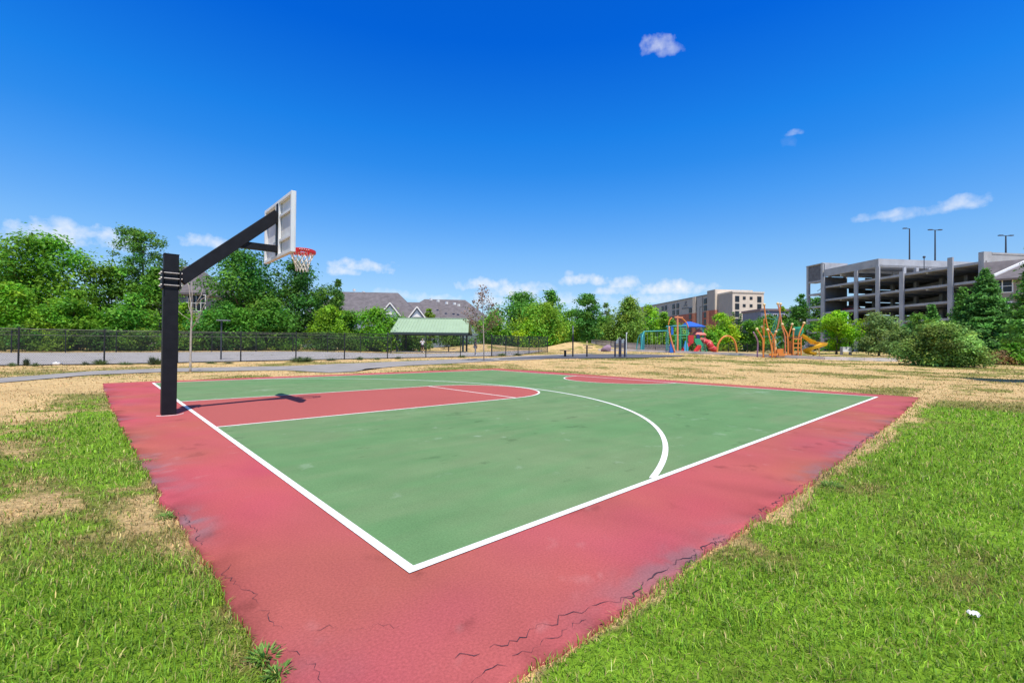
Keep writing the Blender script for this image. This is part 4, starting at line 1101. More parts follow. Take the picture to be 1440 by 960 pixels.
PROFILE = {
 'round': lambda t: np.sin(PI*np.clip(t*0.88+0.10, 0, 1))**0.55,
 'oval': lambda t: np.sin(PI*np.clip(t*0.86+0.12, 0, 1))**0.75,
 'pyramid': lambda t: np.clip((1-t)**0.75*np.clip(0.35+t*4, 0, 1), 0.03, 1),
 'column': lambda t: np.clip(np.sin(PI*np.clip(t*.9+.08, 0, 1))**0.5, .05, 1),
 'bush': lambda t: np.sqrt(np.clip(1-(t*0.98)**2, 0, 1))*(0.82+0.18*np.sin(PI*t)),
 'vase': lambda t: 0.35+0.65*np.sin(PI*np.clip(t*.75+.05, 0, 1)),
}
def tree(name, label, px, top, width, dep, shape='round', col=(0.06, 0.13, 0.025), n=5000, leaf=0.34, base_frac=0.12, seed=1, group=None, clumps=46, cat='tree',
         trunk=True, pale=False, asym=0.25, loose=0.0, gz=None, var=0.30):
    rng = np.random.default_rng(seed)
    g = gd(px, dep)
    z0 = g.z; H = pt(px, top, dep).z-z0; R = width/2*dep/F
    root = thing(name, label, cat, g, group)
    zb = H*base_frac; prof = PROFILE[shape]
    # lean / asymmetry of the envelope
    def centre(t): return np.stack([asym*R*0.5*np.sin(3.1*t+seed), asym*R*0.5*np.cos(2.3*t+seed*1.7), 0*t], 1)
    if group == 'park trees in the middle distance': col = tuple(1.2*c_ for c_ in col); clumps = int(clumps*1.3); n = int(n*1.35); base_frac *= .5
    k = int(clumps*1.25)
    col = tuple(np.array(col)*np.array([2.05, 1.80, 1.05])); n = int(n*1.5)
    t = rng.uniform(0, 1, k*4); r = prof(t); keep = rng.uniform(0, 1, k*4) < (0.45+0.55*r); t = t[keep][:k]; k = len(t)
    r = prof(t); ang = rng.uniform(0, 2*PI, k); fr = np.sqrt(rng.uniform(0.12, 1.0, k))
    cr = R*rng.uniform(0.26, 0.48, k)*(0.45+0.55*r)*(1-0.35*loose)
    rr = np.clip(R*r*fr*(1+asym*np.sin(ang*3+seed+4*t))-cr*0.55, 0, None)
    cc = np.stack([rr*np.cos(ang), rr*np.sin(ang), zb+(H-zb)*t], 1)+centre(t)
    cc[:, 2] = np.minimum(cc[:, 2], H-cr*0.55); cc[:, 2] = np.maximum(cc[:, 2], zb+cr*0.3)
    # a leader clump at the very top
    cc = np.concatenate([cc, [[centre(np.array([1.0]))[0, 0], centre(np.array([1.0]))[0, 1], H-R*.16]]]); cr = np.append(cr, R*.16); k += 1
    wts = cr**1.8; cnt = np.maximum(6, (n*wts/wts.sum()).astype(int))
    P = []; Nn = []; Cc = []
    base = np.array(col)
    for i in range(k):
        m = cnt[i]; d = rng.normal(0, 1, (m, 3)); d /= np.linalg.norm(d, axis=1)[:, None]
        rad = rng.uniform(0, 1, m)**0.42*rng.uniform(.75, 1.2, m)
        # lumpy clump
        lump = 1+0.35*np.sin(d[:, 0]*5+i)*np.cos(d[:, 1]*4+2*i)
        p = cc[i]+d*(rad*lump*cr[i])[:, None]*np.array([1, 1, .72])
        P.append(p); Nn.append(d*.6+np.array([0, 0, .75]))
        hue = rng.normal(0, 1); br = np.exp(rng.normal(0, var*.55))
        c = base*br*np.array([1+.16*hue, 1, 1-.1*hue]); c = c[None]*np.exp(rng.normal(0, .22, m))[:, None]
        Cc.append(c)
    P = np.concatenate(P); Nn = np.concatenate(Nn); Cc = np.concatenate(Cc)
    ok = P[:, 2] > 0.05; P, Nn, Cc = P[ok], Nn[ok], Cc[ok]
    V, Fq = leaf_cloud(P, Nn, leaf, rng)
    V += np.array([g.x, g.y, g.z])
    np_mesh('crown', V, Fq, leaf_mat, root, cols=np.clip(np.repeat(Cc, 4, 0), 0, 1))
    if trunk:
        b = MB(); tr = max(0.05, H*0.016+R*.012)
        def tp(tt): c = centre(np.array([tt]))[0]; return Vector((g.x+c[0]*tt, g.y+c[1]*tt, g.z+H*tt))
        top_t = 0.86 if shape not in ('bush',) else 0.55
        ts = np.linspace(0, top_t, 7); b.tube([tp(q)-Vector((0, 0, .1 if q == 0 else 0)) for q in ts], [tr*(1.25 if i == 0 else 1)*(1-0.82*q/top_t) for i, q in enumerate(ts)], 8)
        for i in range(0, k-1, max(1, k//14)):
            e = Vector((g.x+cc[i, 0], g.y+cc[i, 1], g.z+cc[i, 2])); hb = max(zb*.8, min(cc[i, 2]-np.hypot(cc[i, 0], cc[i, 1])*.7, H*.75)); s_ = tp(hb/H)
            mdl = s_.lerp(e, .5)+Vector((0, 0, -.04*H)); b.tube([s_, mdl, e], [tr*.45*(1-hb/H*.6), tr*.28, tr*.10], 6)
        b.build('trunk', bark_pale if pale else bark, root, smooth=True)
    return root

def conifer(name, label, px, top, width, dep, col, seed, n_whorl=26, leaf=0.30, group=None, base_frac=.04, lean=0.0, drop=0.35):
    rng = np.random.default_rng(seed); g = gd(px, dep); H = pt(px, top, dep).z-g.z; R = width/2*dep/F
    root = thing(name, label, 'tree', g, group)
    P = []; Nn = []; Cc = []; b = MB(); base = np.array(col)*np.array([1.9, 1.6, 1.1])
    tr = H*.017+.03
    b.tube([g+Vector((0, 0, -.1)), g+UP*H*.5, g+UP*H*.985], [tr, tr*.55, .012], 8)
    for i in range(n_whorl):
        t = base_frac+(0.985-base_frac)*(i/(n_whorl-1))**0.9
        rr = R*(1-t)**0.80*(0.80+.2*min(1, t*8)); m = rng.integers(5, 9)
        a0 = rng.uniform(0, 2*PI)
        for j in range(m):
            a = a0+2*PI*j/m+rng.normal(0, .2); L_ = max(.12, rr*rng.uniform(.62, 1.18)); br = np.exp(rng.normal(0, .22))
            z = H*t; d = np.array([math.cos(a), math.sin(a), 0])
            q = max(5, int(60*L_*(0.30/leaf)**2*0.75)); s = rng.uniform(.12, 1, q)**.75
            sag = -drop*L_*s+0.22*L_*s**2.2
            sid = rng.normal(0, 1, q)*(.16+.16*L_*(1-s)*1.2)
            p = d[None]*(L_*s)[:, None]+np.array([-d[1], d[0], 0])[None]*sid[:, None]; p[:, 2] = z+sag+rng.normal(0, .07, q)
            P.append(p); Nn.append(np.tile(d*.5+np.array([0, 0, .9]), (q, 1)))
            Cc.append(base[None]*br*np.exp(rng.normal(0, .25, q))[:, None]*(0.9+.35*s)[:, None])
            if i % 3 == 0: b.tube([g+UP*z, g+Vector(d)*L_*.5+UP*(z-drop*L_*.4), g+Vector(d)*L_*.9+UP*(z-drop*L_*.6)], [tr*.3*(1-t)+.01, .02, .008], 5)
    P = np.concatenate(P); Nn = np.concatenate(Nn); Cc = np.concatenate(Cc); P[:, 2] = np.maximum(P[:, 2], .04)
    V, Fq = leaf_cloud(P, Nn, leaf, rng, droop=.5, aspect=.42); V += np.array(g)
    np_mesh('crown', V, Fq, leaf_mat, root, cols=np.clip(np.repeat(Cc, 4, 0), 0, 1)); b.build('trunk', bark, root, smooth=True)
    return root

DKG = (0.045, 0.125, 0.028); MDG = (0.060, 0.165, 0.028); BRG = (0.105, 0.235, 0.022); YLG = (0.105, 0.205, 0.030); LIM = (0.135, 0.285, 0.020); GRY = (0.130, 0.165, 0.075); BLU = (0.050, 0.115, 0.055)

BACK = 'trees behind the back fence at left'
tree('maple_tree', 'tall broad bright green maple at the far left edge behind the fence', 48, 329, 165, 52, 'round', (0.075, 0.20, 0.026), 15000, .40, .10, 11, BACK, 70)
tree('deciduous_tree', 'rounded green tree in the dip between the far-left maple and the feathery locust', 148, 374, 84, 57, 'round', MDG, 6500, .36, .1, 12, BACK, 46)
tree('locust_tree', 'tall feathery locust tree with open layered crown, left of the black basketball post', 196, 320, 74, 60, 'vase', (0.060, 0.155, 0.035), 5600, .30, .36, 13, BACK, 60, loose=.75, asym=.35)
tree('deciduous_tree', 'dense green tree standing just behind the black basketball post', 222, 376, 78, 58, 'oval', MDG, 6500, .36, .08, 14, BACK, 46)
tree('deciduous_tree', 'bright lower green tree under the far-left maple, at the frame edge', 18, 398, 96, 46, 'bush', BRG, 5500, .33, .05, 15, BACK, 44)
tree('deciduous_tree', 'low spreading green tree in front of the gap right of the far-left maple', 104, 408, 84, 45, 'bush', (0.085, 0.21, 0.024), 5200, .32, .05, 16, BACK, 44)
tree('deciduous_tree', 'low bushy green tree under the feathery locust', 176, 412, 92, 47, 'bush', (0.070, 0.19, 0.026), 5600, .32, .04, 17, BACK, 44)
tree('shrub', 'small bright green tree beside the grey-roofed house, behind the bare sapling', 258, 424, 40, 52, 'oval', BRG, 2300, .28, .1, 18, BACK, 26, cat='shrub')
tree('deciduous_tree', 'large dark green tree behind the backboard arm, left of the hoop', 338, 352, 124, 60, 'round', (0.042, 0.135, 0.030), 12500, .38, .08, 19, BACK, 66)
tree('deciduous_tree', 'big dark green tree with crown just below the basketball net', 418, 366, 98, 64, 'round', (0.040, 0.120, 0.030), 9000, .38, .08, 20, BACK, 56)
tree('deciduous_tree', 'narrow pointed green tree right of the hoop, left of the grey shingle roof', 478, 393, 48, 68, 'pyramid', (0.060, 0.150, 0.035), 3800, .34, .08, 21, BACK, 40)
tree('deciduous_tree', 'mid green tree low below the basketball hoop in front of darker crowns', 384, 420, 96, 52, 'bush', MDG, 5600, .33, .04, 22, BACK, 46)
tree('deciduous_tree', 'low leafy green tree right of the bare sapling', 312, 424, 88, 50, 'bush', (0.055, 0.170, 0.028), 5200, .32, .04, 23, BACK, 44)
tree('deciduous_tree', 'bright green low tree below the shingle roofs, right of the hoop', 462, 428, 66, 58, 'bush', BRG, 4200, .33, .05, 24, BACK, 40)
tree('deciduous_tree', 'bright green bushy tree just left of the green-roofed shelter', 526, 432, 96, 60, 'bush', (0.085, 0.225, 0.024), 5200, .34, .05, 25, BACK, 44)
tree('shrub', 'green shrub showing under the left half of the shelter roof', 578, 462, 56, 66, 'bush', (0.075, 0.17, 0.045), 2600, .32, .02, 26, 'shrubs behind the shelter', 30, cat='shrub')
tree('shrub', 'dark green shrub showing under the right half of the shelter roof', 634, 466, 64, 78, 'bush', (0.06, 0.145, 0.04), 2600, .34, .02, 27, 'shrubs behind the shelter', 30, cat='shrub')
tree('shrub', 'small green treetop peeking over the ridge of the shelter roof', 604, 434, 26, 80, 'oval', YLG, 1600, .36, .1, 28, None, 22, cat='tree')
hedge = [(-40, 450, 90, 42), (30, 456, 70, 42), (84, 462, 66, 42.5), (140, 460, 62, 43.5), (196, 462, 62, 45), (252, 464, 56, 46.5), (300, 462, 60, 48), (352, 466, 58, 50), (404, 468, 58, 52), (452, 466, 56, 54.5), (500, 470, 54, 57), (540, 468, 44, 60)]
hl = ['at the left frame edge', 'third from the left edge', 'left of the white-flowered patch', 'below the gap beside the locust', 'left of the basketball post', 'behind the bare sapling', 'right of the bare sapling', 'below the big dark tree', 'below the basketball net', 'below the bright low tree', 'below the shingle roof end', 'beside the left shelter post']
hl[1] = 'second from the left edge'
for i, (px, tp, w, d) in enumerate(hedge):
    tree('shrub', 'dark undergrowth shrub along the back fence, '+hl[i], px, tp, w, d, 'bush', (0.045+.02*(i % 3), 0.115+.03*(i % 3), 0.026), 2300, .24, .0, 60+i, 'undergrowth along the back fence', 30, cat='shrub', trunk=(i % 2 == 0))

MID = 'park trees in the middle distance'
tree('deciduous_tree', 'large dark green tree left of centre, right of the brown-leaved sapling', 728, 411, 92, 118, 'round', (0.050, 0.150, 0.032), 6500, .62, .06, 31, MID, 52)
tree('deciduous_tree', 'tall pointed green tree behind the yellow-green one, centre of the photo', 779, 407, 80, 122, 'pyramid', (0.055, 0.165, 0.030), 5000, .62, .05, 32, MID, 46)
tree('deciduous_tree', 'broad yellow-green tree in front of two taller darker trees at the centre', 766, 426, 88, 92, 'round', YLG, 5600, .48, .10, 33, MID, 46)
tree('deciduous_tree', 'low green tree filling the gap left of the slim upright tree', 803, 436, 66, 112, 'round', (0.075, 0.195, 0.03), 3200, .55, .05, 34, MID, 32)
tree('deciduous_tree', 'slim upright dark green tree with a high rounded top, centre right', 826, 413, 48, 84, 'column', (0.040, 0.125, 0.030), 3600, .42, .08, 35, MID, 40)
tree('deciduous_tree', 'thin open grey-green tree between the slim tree and the big yellow-green tree', 851, 424, 34, 112, 'oval', (0.075, 0.150, 0.060), 1800, .50, .1, 36, MID, 30, loose=.5)
tree('oak_tree', 'yellow-green pin oak with a pointed top and layered limbs, left of the swing set', 880, 416, 88, 88, 'pyramid', (0.100, 0.180, 0.042), 6800, .44, .12, 37, MID, 60)
tree('deciduous_tree', 'bright green tree right of the pin oak, above the teal swing set', 912, 428, 58, 104, 'oval', BRG, 3400, .50, .06, 38, MID, 36)
tree('deciduous_tree', 'small pointed yellow-green tree between the swing set and the hotel', 938, 439, 56, 96, 'pyramid', (0.095, 0.210, 0.030), 3600, .46, .06, 39, MID, 36)
tree('deciduous_tree', 'green tree low behind the left end of the dark return fence', 698, 436, 66, 96, 'bush', (0.075, 0.195, 0.030), 3200, .48, .04, 40, MID, 34)
tree('deciduous_tree', 'low dark tree behind the slim upright tree, above the dry mound', 845, 445, 66, 100, 'bush', (0.045, 0.130, 0.030), 2900, .46, .04, 41, MID, 32)
tree('deciduous_tree', 'pale yellow-green low tree right of the brown sapling', 742, 450, 60, 90, 'bush', LIM, 2600, .44, .04, 42, MID, 32)

PLAY = 'trees behind the playground'
tree('deciduous_tree', 'bright lime-green tree behind the orange arch, right of the red canopy', 1018, 440, 56, 76, 'round', (0.150, 0.290, 0.024), 4200, .38, .06, 43, PLAY, 40)
conifer('conifer_tree', 'small dark blue-green conifer in front of the left edge of the cream hotel end', 1031, 439, 15, 82, BLU, 44, 18, .34, PLAY)
conifer('conifer_tree', 'dark conifer, the right one of a pair before the cream hotel end', 1041, 441, 17, 80, (0.045, 0.125, 0.045), 45, 18, .34, PLAY)
tree('deciduous_tree', 'rounded green tree between the orange arch and the orange climbing frame', 1056, 450, 52, 78, 'round', (0.065, 0.180, 0.030), 3200, .38, .05, 46, PLAY, 36)
tree('deciduous_tree', 'green tree behind the tall bent orange climbing poles', 1086, 443, 50, 84, 'round', (0.060, 0.165, 0.032), 2800, .40, .05, 47, PLAY, 34)
tree('deciduous_tree', 'dark green tree standing against the left side of the parking garage', 1124, 413, 44, 100, 'oval', (0.040, 0.135, 0.028), 3800, .48, .05, 48, PLAY, 38)
tree('deciduous_tree', 'low green tree behind the yellow spiral slide', 1110, 447, 46, 76, 'bush', (0.050, 0.150, 0.032), 2500, .36, .03, 49, PLAY, 32)
tree('shrub', 'green shrub behind the red tube slide', 994, 464, 40, 72, 'bush', (0.080, 0.215, 0.030), 2300, .34, .03, 50, PLAY, 30, cat='shrub')
tree('shrub', 'green shrub growing below the hotel, left of the blue canopy', 962, 462, 40, 76, 'bush', (0.095, 0.215, 0.030), 2100, .36, .03, 51, PLAY, 30, cat='shrub')
tree('deciduous_tree', 'small green crown showing between the ball tips of the orange poles', 1100, 430, 20, 100, 'round', (0.09, 0.2, 0.03), 900, .45, .35, 52, PLAY, 16)

tree('ornamental_tree', 'small vivid lime-green tree with a rounded crown in front of the parking garage', 1176, 437, 58, 54, 'oval', (0.145, 0.310, 0.018), 5200, .26, .12, 53, None, 46)
tree('olive_shrub', 'pale grey-green multi-stemmed small tree in front of the garage columns', 1236, 437, 68, 50, 'bush', (0.115, 0.190, 0.090), 5600, .22, .10, 54, None, 50, cat='tree')
tree('shrub', 'grey-green shrub with brown leaning stems left of the biggest bush', 1274, 460, 58, 42, 'bush', (0.082, 0.150, 0.062), 4200, .20, .16, 55, None, 44, cat='shrub', pale=True)
conifer('conifer_tree', 'small green conifer rising behind the biggest bush', 1311, 428, 44, 44, (0.055, 0.165, 0.040), 56, 22, .26)
tree('shrub', 'green shrub filling the gap behind the left side of the biggest bush', 1292, 440, 66, 42, 'bush', (0.070, 0.180, 0.040), 3600, .22, .02, 57, None, 40, cat='shrub')
tree('shrub', 'biggest rounded grey-green bush on the lawn at right, with a dark shadow beneath', 1330, 455, 104, 30, 'bush', (0.118, 0.215, 0.074), 16000, .165, .02, 58, None, 62, cat='shrub', pale=True, asym=.2, var=.62)
conifer('conifer_tree', 'tall dark green conifer in front of the tan apartment building', 1386, 377, 108, 37, (0.050, 0.155, 0.042), 59, 40, .24, None)
conifer('conifer_tree', 'green conifer spire leaning against the left flank of the tall conifer', 1354, 404, 66, 39, (0.065, 0.180, 0.045), 72, 30, .24, None)
tree('shrub', 'bright green shrub at the right frame edge below the tan building', 1436, 474, 50, 33, 'bush', (0.075, 0.205, 0.030), 3400, .18, .04, 73, None, 34, cat='shrub')
tree('shrub', 'dry brown leafless shrub at the foot of the tall conifer', 1408, 492, 40, 33, 'bush', (0.17, 0.13, 0.10), 1500, .12, .02, 74, None, 26, cat='shrub')
# large pine mostly outside the frame: its branch tips reach in and its shade falls on the lawn
conifer('pine_tree', 'pine at the right frame edge whose branch tips reach in front of the tan building', 1474, 322, 140, 16.8, (0.060, 0.175, 0.040), 75, 26, .15, None, base_frac=.30, drop=.25)

tree('deciduous_tree', 'green tree filling the gap between the net-side tree and the shelter-side tree', 494, 436, 62, 63, 'bush', MDG, 4200, .34, .04, 77, BACK, 40)
tree('deciduous_tree', 'dark tree seen through the open stair tower of the parking garage', 1146, 418, 62, 140, 'round', (0.045, 0.125, 0.03), 4200, .7, .03, 78, None, 40)
# distant wood closing the view
def woods():
    rng = np.random.default_rng(99); P = []; Nn = []; Cc = []
    for px in np.arange(-420, 1900, 13):
        dep = rng.uniform(185, 260) if px > 640 else rng.uniform(120, 150)
        g = gd(px+rng.uniform(-5, 5), dep); top = 468+rng.uniform(-9, 6) if 640 < px < 1150 else 452+rng.uniform(-8, 8)
        H = max(5, (487-top)*dep/F+1.2-g.z); R = H*rng.uniform(.45, .8)
        for c in range(14):
            q = np.array([g.x+rng.normal(0, R*.5), g.y+rng.normal(0, R*.5), g.z+H*rng.uniform(.1, .9)]); r = R*rng.uniform(.25, .45); m = 26
            d = rng.normal(0, 1, (m, 3)); d /= np.linalg.norm(d, axis=1)[:, None]
            P.append(q+d*r*rng.uniform(.4, 1.1, m)[:, None]); Nn.append(d*.6+np.array([0, 0, .7])); Cc.append(np.array([.085, .19, .04])*np.exp(rng.normal(0, .25))*np.exp(rng.normal(0, .2, m))[:, None])
    P = np.concatenate(P); V, Fq = leaf_cloud(P, np.concatenate(Nn), 1.3, rng)
    o = np_mesh('distant_woods', V, Fq, leaf_mat, loc=(0, 0, 0), cols=np.clip(np.repeat(np.concatenate(Cc), 4, 0), 0, 1))
    tag(o, 'far green woods closing the view behind the park trees', 'woods', kind='stuff')
woods()

# ------------------------------------------------------------------ bare sapling and the brown-leaved sapling
def saplings():
    d = 19.5; g = G(267.5, 523); d = float((np.array(g)-CAM)@fw)
    s = thing('bare_sapling', 'leafless pale sapling beside the path, right of the basketball post', 'tree', g)
    def q(px, py, off=0): return pt(px, py, d)+FWD*off
    b = MB(); b.tube([g-UP*.05, g+UP*.15, q(268.5, 470), q(269.5, 446), q(268, 425), q(266, 405), q(262.5, 392)], [.055, .040, .036, .030, .022, .014, .006], 8); b.build('trunk', bark_pale, s, smooth=True)
    rng = random.Random(4)
    for pts in ([(269.5, 462), (280, 448), (290, 430), (298, 416), (300, 408)], [(269.5, 446), (274, 434), (276, 420), (277, 402)], [(275, 430), (284, 420), (296, 414), (304, 408)], [(268, 428), (270, 414), (269, 396)], [(268.6, 440), (262, 430), (259, 418)], [(276, 426), (280, 414), (279, 405)], [(268, 450), (260, 443), (255, 436)]):
        o = rng.uniform(-.6, .6); n = len(pts)
        MB().tube([q(x, y, o*i/n) for i, (x, y) in enumerate(pts)], [.018-.014*i/(n-1) for i in range(n)], 6).build('branch', bark_pale, s, smooth=True)
        for k in range(3):
            i = rng.randint(1, n-1); x, y = pts[i]; a = q(x, y, o*i/n); MB()
            pass
    g2 = gd(680.5, 33.5)
    g2 = G(680.5, 507.5); d2 = float((np.array(g2)-CAM)@fw)
    t = thing('young_tree', 'thin young tree with sparse brown drying leaves beside the path', 'tree', g2)
    def q2(px, py, off=0): return pt(px, py, d2)+FWD*off
    b = MB(); b.tube([g2-UP*.05, q2(680.3, 480), q2(679.5, 450), q2(678, 420), q2(676, 405)], [.040, .034, .026, .016, .006], 8); b.build('trunk', bark_pale, t, smooth=True)
    r = np.random.default_rng(8); P = []; Cc = []
    ends = [(655, 440), (660, 432), (700, 434), (704, 442), (668, 424), (690, 420), (664, 452), (697, 450), (672, 412), (684, 410), (688, 458), (669, 462), (660, 446), (694, 428), (676, 404), (703, 450), (656, 450)]
    br = MB()
    for (x, y) in ends:
        o = r.uniform(-.9, .9); y0 = y+22; s0 = q2(679.5, min(468, y0)); e0 = q2(x, y, o); br.tube([s0, s0.lerp(e0, .5)-UP*.05, e0], [.016, .011, .004], 5)
        m = 62
        tt = r.uniform(.35, 1.05, m); base = np.array(s0)[None]*(1-tt[:, None])+np.array(e0)[None]*tt[:, None]; base += r.normal(0, .13, (m, 3)); P.append(base)
        low = np.clip((y-415)/45, 0, 1)
        brown = r.uniform(0, 1, m) < (1-.62*low)
        Cc.append(np.where(brown[:, None], np.array([.30, .18, .125])[None], np.array([.16, .20, .05])[None])*np.exp(r.normal(0, .25, m))[:, None])
    br.build('branches', bark, t)
    P = np.concatenate(P); V, Fq = leaf_cloud(P, np.tile([0, 0, .6], (len(P), 1)), .15, r)
    np_mesh('crown', V, Fq, leaf_mat, t, cols=np.repeat(np.concatenate(Cc), 4, 0))
saplings()

# ------------------------------------------------------------------ weeds along the fence foot and in the lawn edge
def weed(label, px, py, h, w, col, seed, group, name='weed', lance=False):
    rng = np.random.default_rng(seed); g = G(px, py); d = float((np.array(g)-CAM)@fw)
    n = int(90*max(1, w/.3)); a = rng.uniform(0, 2*PI, n); r = w*np.sqrt(rng.uniform(0, 1, n))*.5
    hh = h*rng.uniform(.25, 1, n)*(1-.5*(r/(w*.5+1e-6))**2)
    bx = np.stack([r*.4*np.cos(a), r*.4*np.sin(a), 0*a], 1); tip = np.stack([r*1.3*np.cos(a), r*1.3*np.sin(a), hh], 1); md = (bx+tip)/2+np.array([0, 0, 1])*hh[:, None]*.18
    sd_ = np.stack([-np.sin(a), np.cos(a), 0*a], 1)*(.028*h+.003)*rng.uniform(.5, 1.2, n)[:, None]
    V = np.stack([bx-sd_*.5, bx+sd_*.5, md+sd_, md-sd_, tip], 1).reshape(-1, 3)+np.array(g); o = np.arange(n)[:, None]*5
    Fq = np.concatenate([o+np.array([[0, 1, 2]]), o+np.array([[0, 2, 3]]), o+np.array([[3, 2, 4]])], 1).reshape(-1, 3)
    C = np.array(col)[None]*np.exp(rng.normal(0, .3, n))[:, None]
    ob = np_mesh(name, V, Fq, leaf_mat, loc=g, cols=np.repeat(C, 5, 0)); tag(ob, label, 'weed', group); return ob
WG = 'weeds at the foot of the front fence'
for i, (px, py, h, w, lab) in enumerate([(37, 514.5, .50, .35, 'dark upright weed right of the leftmost fence post'), (18, 515, .25, .5, 'low weed tuft at the left frame edge under the fence'), (50, 515, .26, .45, 'small weed tuft left of the white bag by the fence'),
        (120, 513.5, .28, .5, 'low dark weed right of the second fence post'), (141, 513, .40, .9, 'wide weed clump midway between second and third fence post'), (176, 513, .22, .9, 'low spreading weed just left of the third fence post'),
        (214, 513, .62, .5, 'tall weed right beside the third fence post'), (222, 513, .50, .45, 'leggy weed touching the basketball post in view'), (296, 511, .18, .7, 'flat weed left of the fourth visible fence post'), (322, 511, .15, .6, 'flat weed right of the fourth visible fence post'),
        (420, 508.5, .42, 1.4, 'long leafy weed patch right of the fence post below the net'), (432, 508, .38, 1.2, 'leafy weed patch at the middle of the fence'), (466, 507, .25, 1.0, 'low weed patch left of the fence post below the shingle roof'), (506, 506, .32, .7, 'weed tuft below the left shelter post'), (530, 505.5, .22, .7, 'small weed left of the shelter'), (560, 504.5, .25, .7, 'weed under the left end of the shelter roof'),
        (650, 502.5, .28, .8, 'weed beside the person in dark clothes'), (706, 500.5, .35, 1.1, 'green weed clump right of the brown-leaved sapling'), (728, 499.8, .3, 1.2, 'green weed clump at the foot of the return fence')]):
    weed(lab, px, py, h, w, (0.12, 0.17, 0.065) if i % 3 else (0.10, 0.13, 0.075), 200+i, WG)
LG = 'broad-leaved weeds on the edge of the red slab'
for i, (px, py, h, w, lab) in enumerate([(372, 925, .05, .13, 'coarse green grass tuft leaning over the slab at bottom left'), (392, 948, .045, .11, 'coarse green tuft at the very bottom left slab corner'), (236, 726, .03, .16, 'green broad-leaved weed at the slab edge left of the grey worn patch'), (1166, 684, .06, .22, 'bright green tuft on the right slab edge'), (205, 650, .035, .22, 'green weed mat along the left slab edge below the post')]):
    weed(lab, px, py, h, w, (0.19, 0.35, 0.07), 240+i, LG)
# ================================================================== playground
def plast(name, c, r=0.4): return mat(name, c, r, 0.06, 2.0, spec=0.5)
ORG = plast('orange_paint', (0.72, 0.24, 0.045)); SAL = plast('salmon_orange_paint', (0.70, 0.26, 0.13)); TEAL = plast('teal_paint', (0.05, 0.36, 0.36)); GRN = plast('green_plastic', (0.04, 0.36, 0.17))
BLUE = plast('blue_plastic', (0.02, 0.13, 0.52)); SKYB = plast('sky_blue_plastic', (0.06, 0.34, 0.66)); RED = plast('red_plastic', (0.55, 0.035, 0.04)); PINK = plast('coral_canopy', (0.70, 0.20, 0.16), .8); YEL = plast('yellow_plastic', (0.80, 0.46, 0.02)); BALL = plast('cream_ball', (0.80, 0.58, 0.28)); MAR = plast('maroon_plastic', (0.33, 0.03, 0.08)); PUR = plast('mauve_paint', (0.36, 0.20, 0.33)); CANB = plast('blue_canopy', (0.015, 0.11, 0.50), .8); STEEL = plast('grey_steel_post', (0.30, 0.31, 0.32), .4)
BLK = mat('black_iron', (0.02, 0.02, 0.024), 0.5, 0.15, 5)

def curve(pts, n=8):
    """Catmull-Rom through points"""
    P = [Vector(p) for p in pts]; P = [P[0]*2-P[1]]+P+[P[-1]*2-P[-2]]; out = []
    for i in range(1, len(P)-2):
        for k in range(n):
            t = k/n; a, b, c, d = P[i-1], P[i], P[i+1], P[i+2]
            out.append(0.5*((2*b)+(c-a)*t+(2*a-5*b+4*c-d)*t*t+(3*b-a-3*c+d)*t**3))
    return out+[P[-2]]

def q_at(dep):
    return lambda px, py, off=0.0: pt(px, py, dep)+FWD*off
def ground_post(q, px, off=0): p = q(px, 495, off); p.z = float(T(p.x, p.y)); return p

def panel(b, pts, thick=.08): return b.prism(pts, FWD*thick)

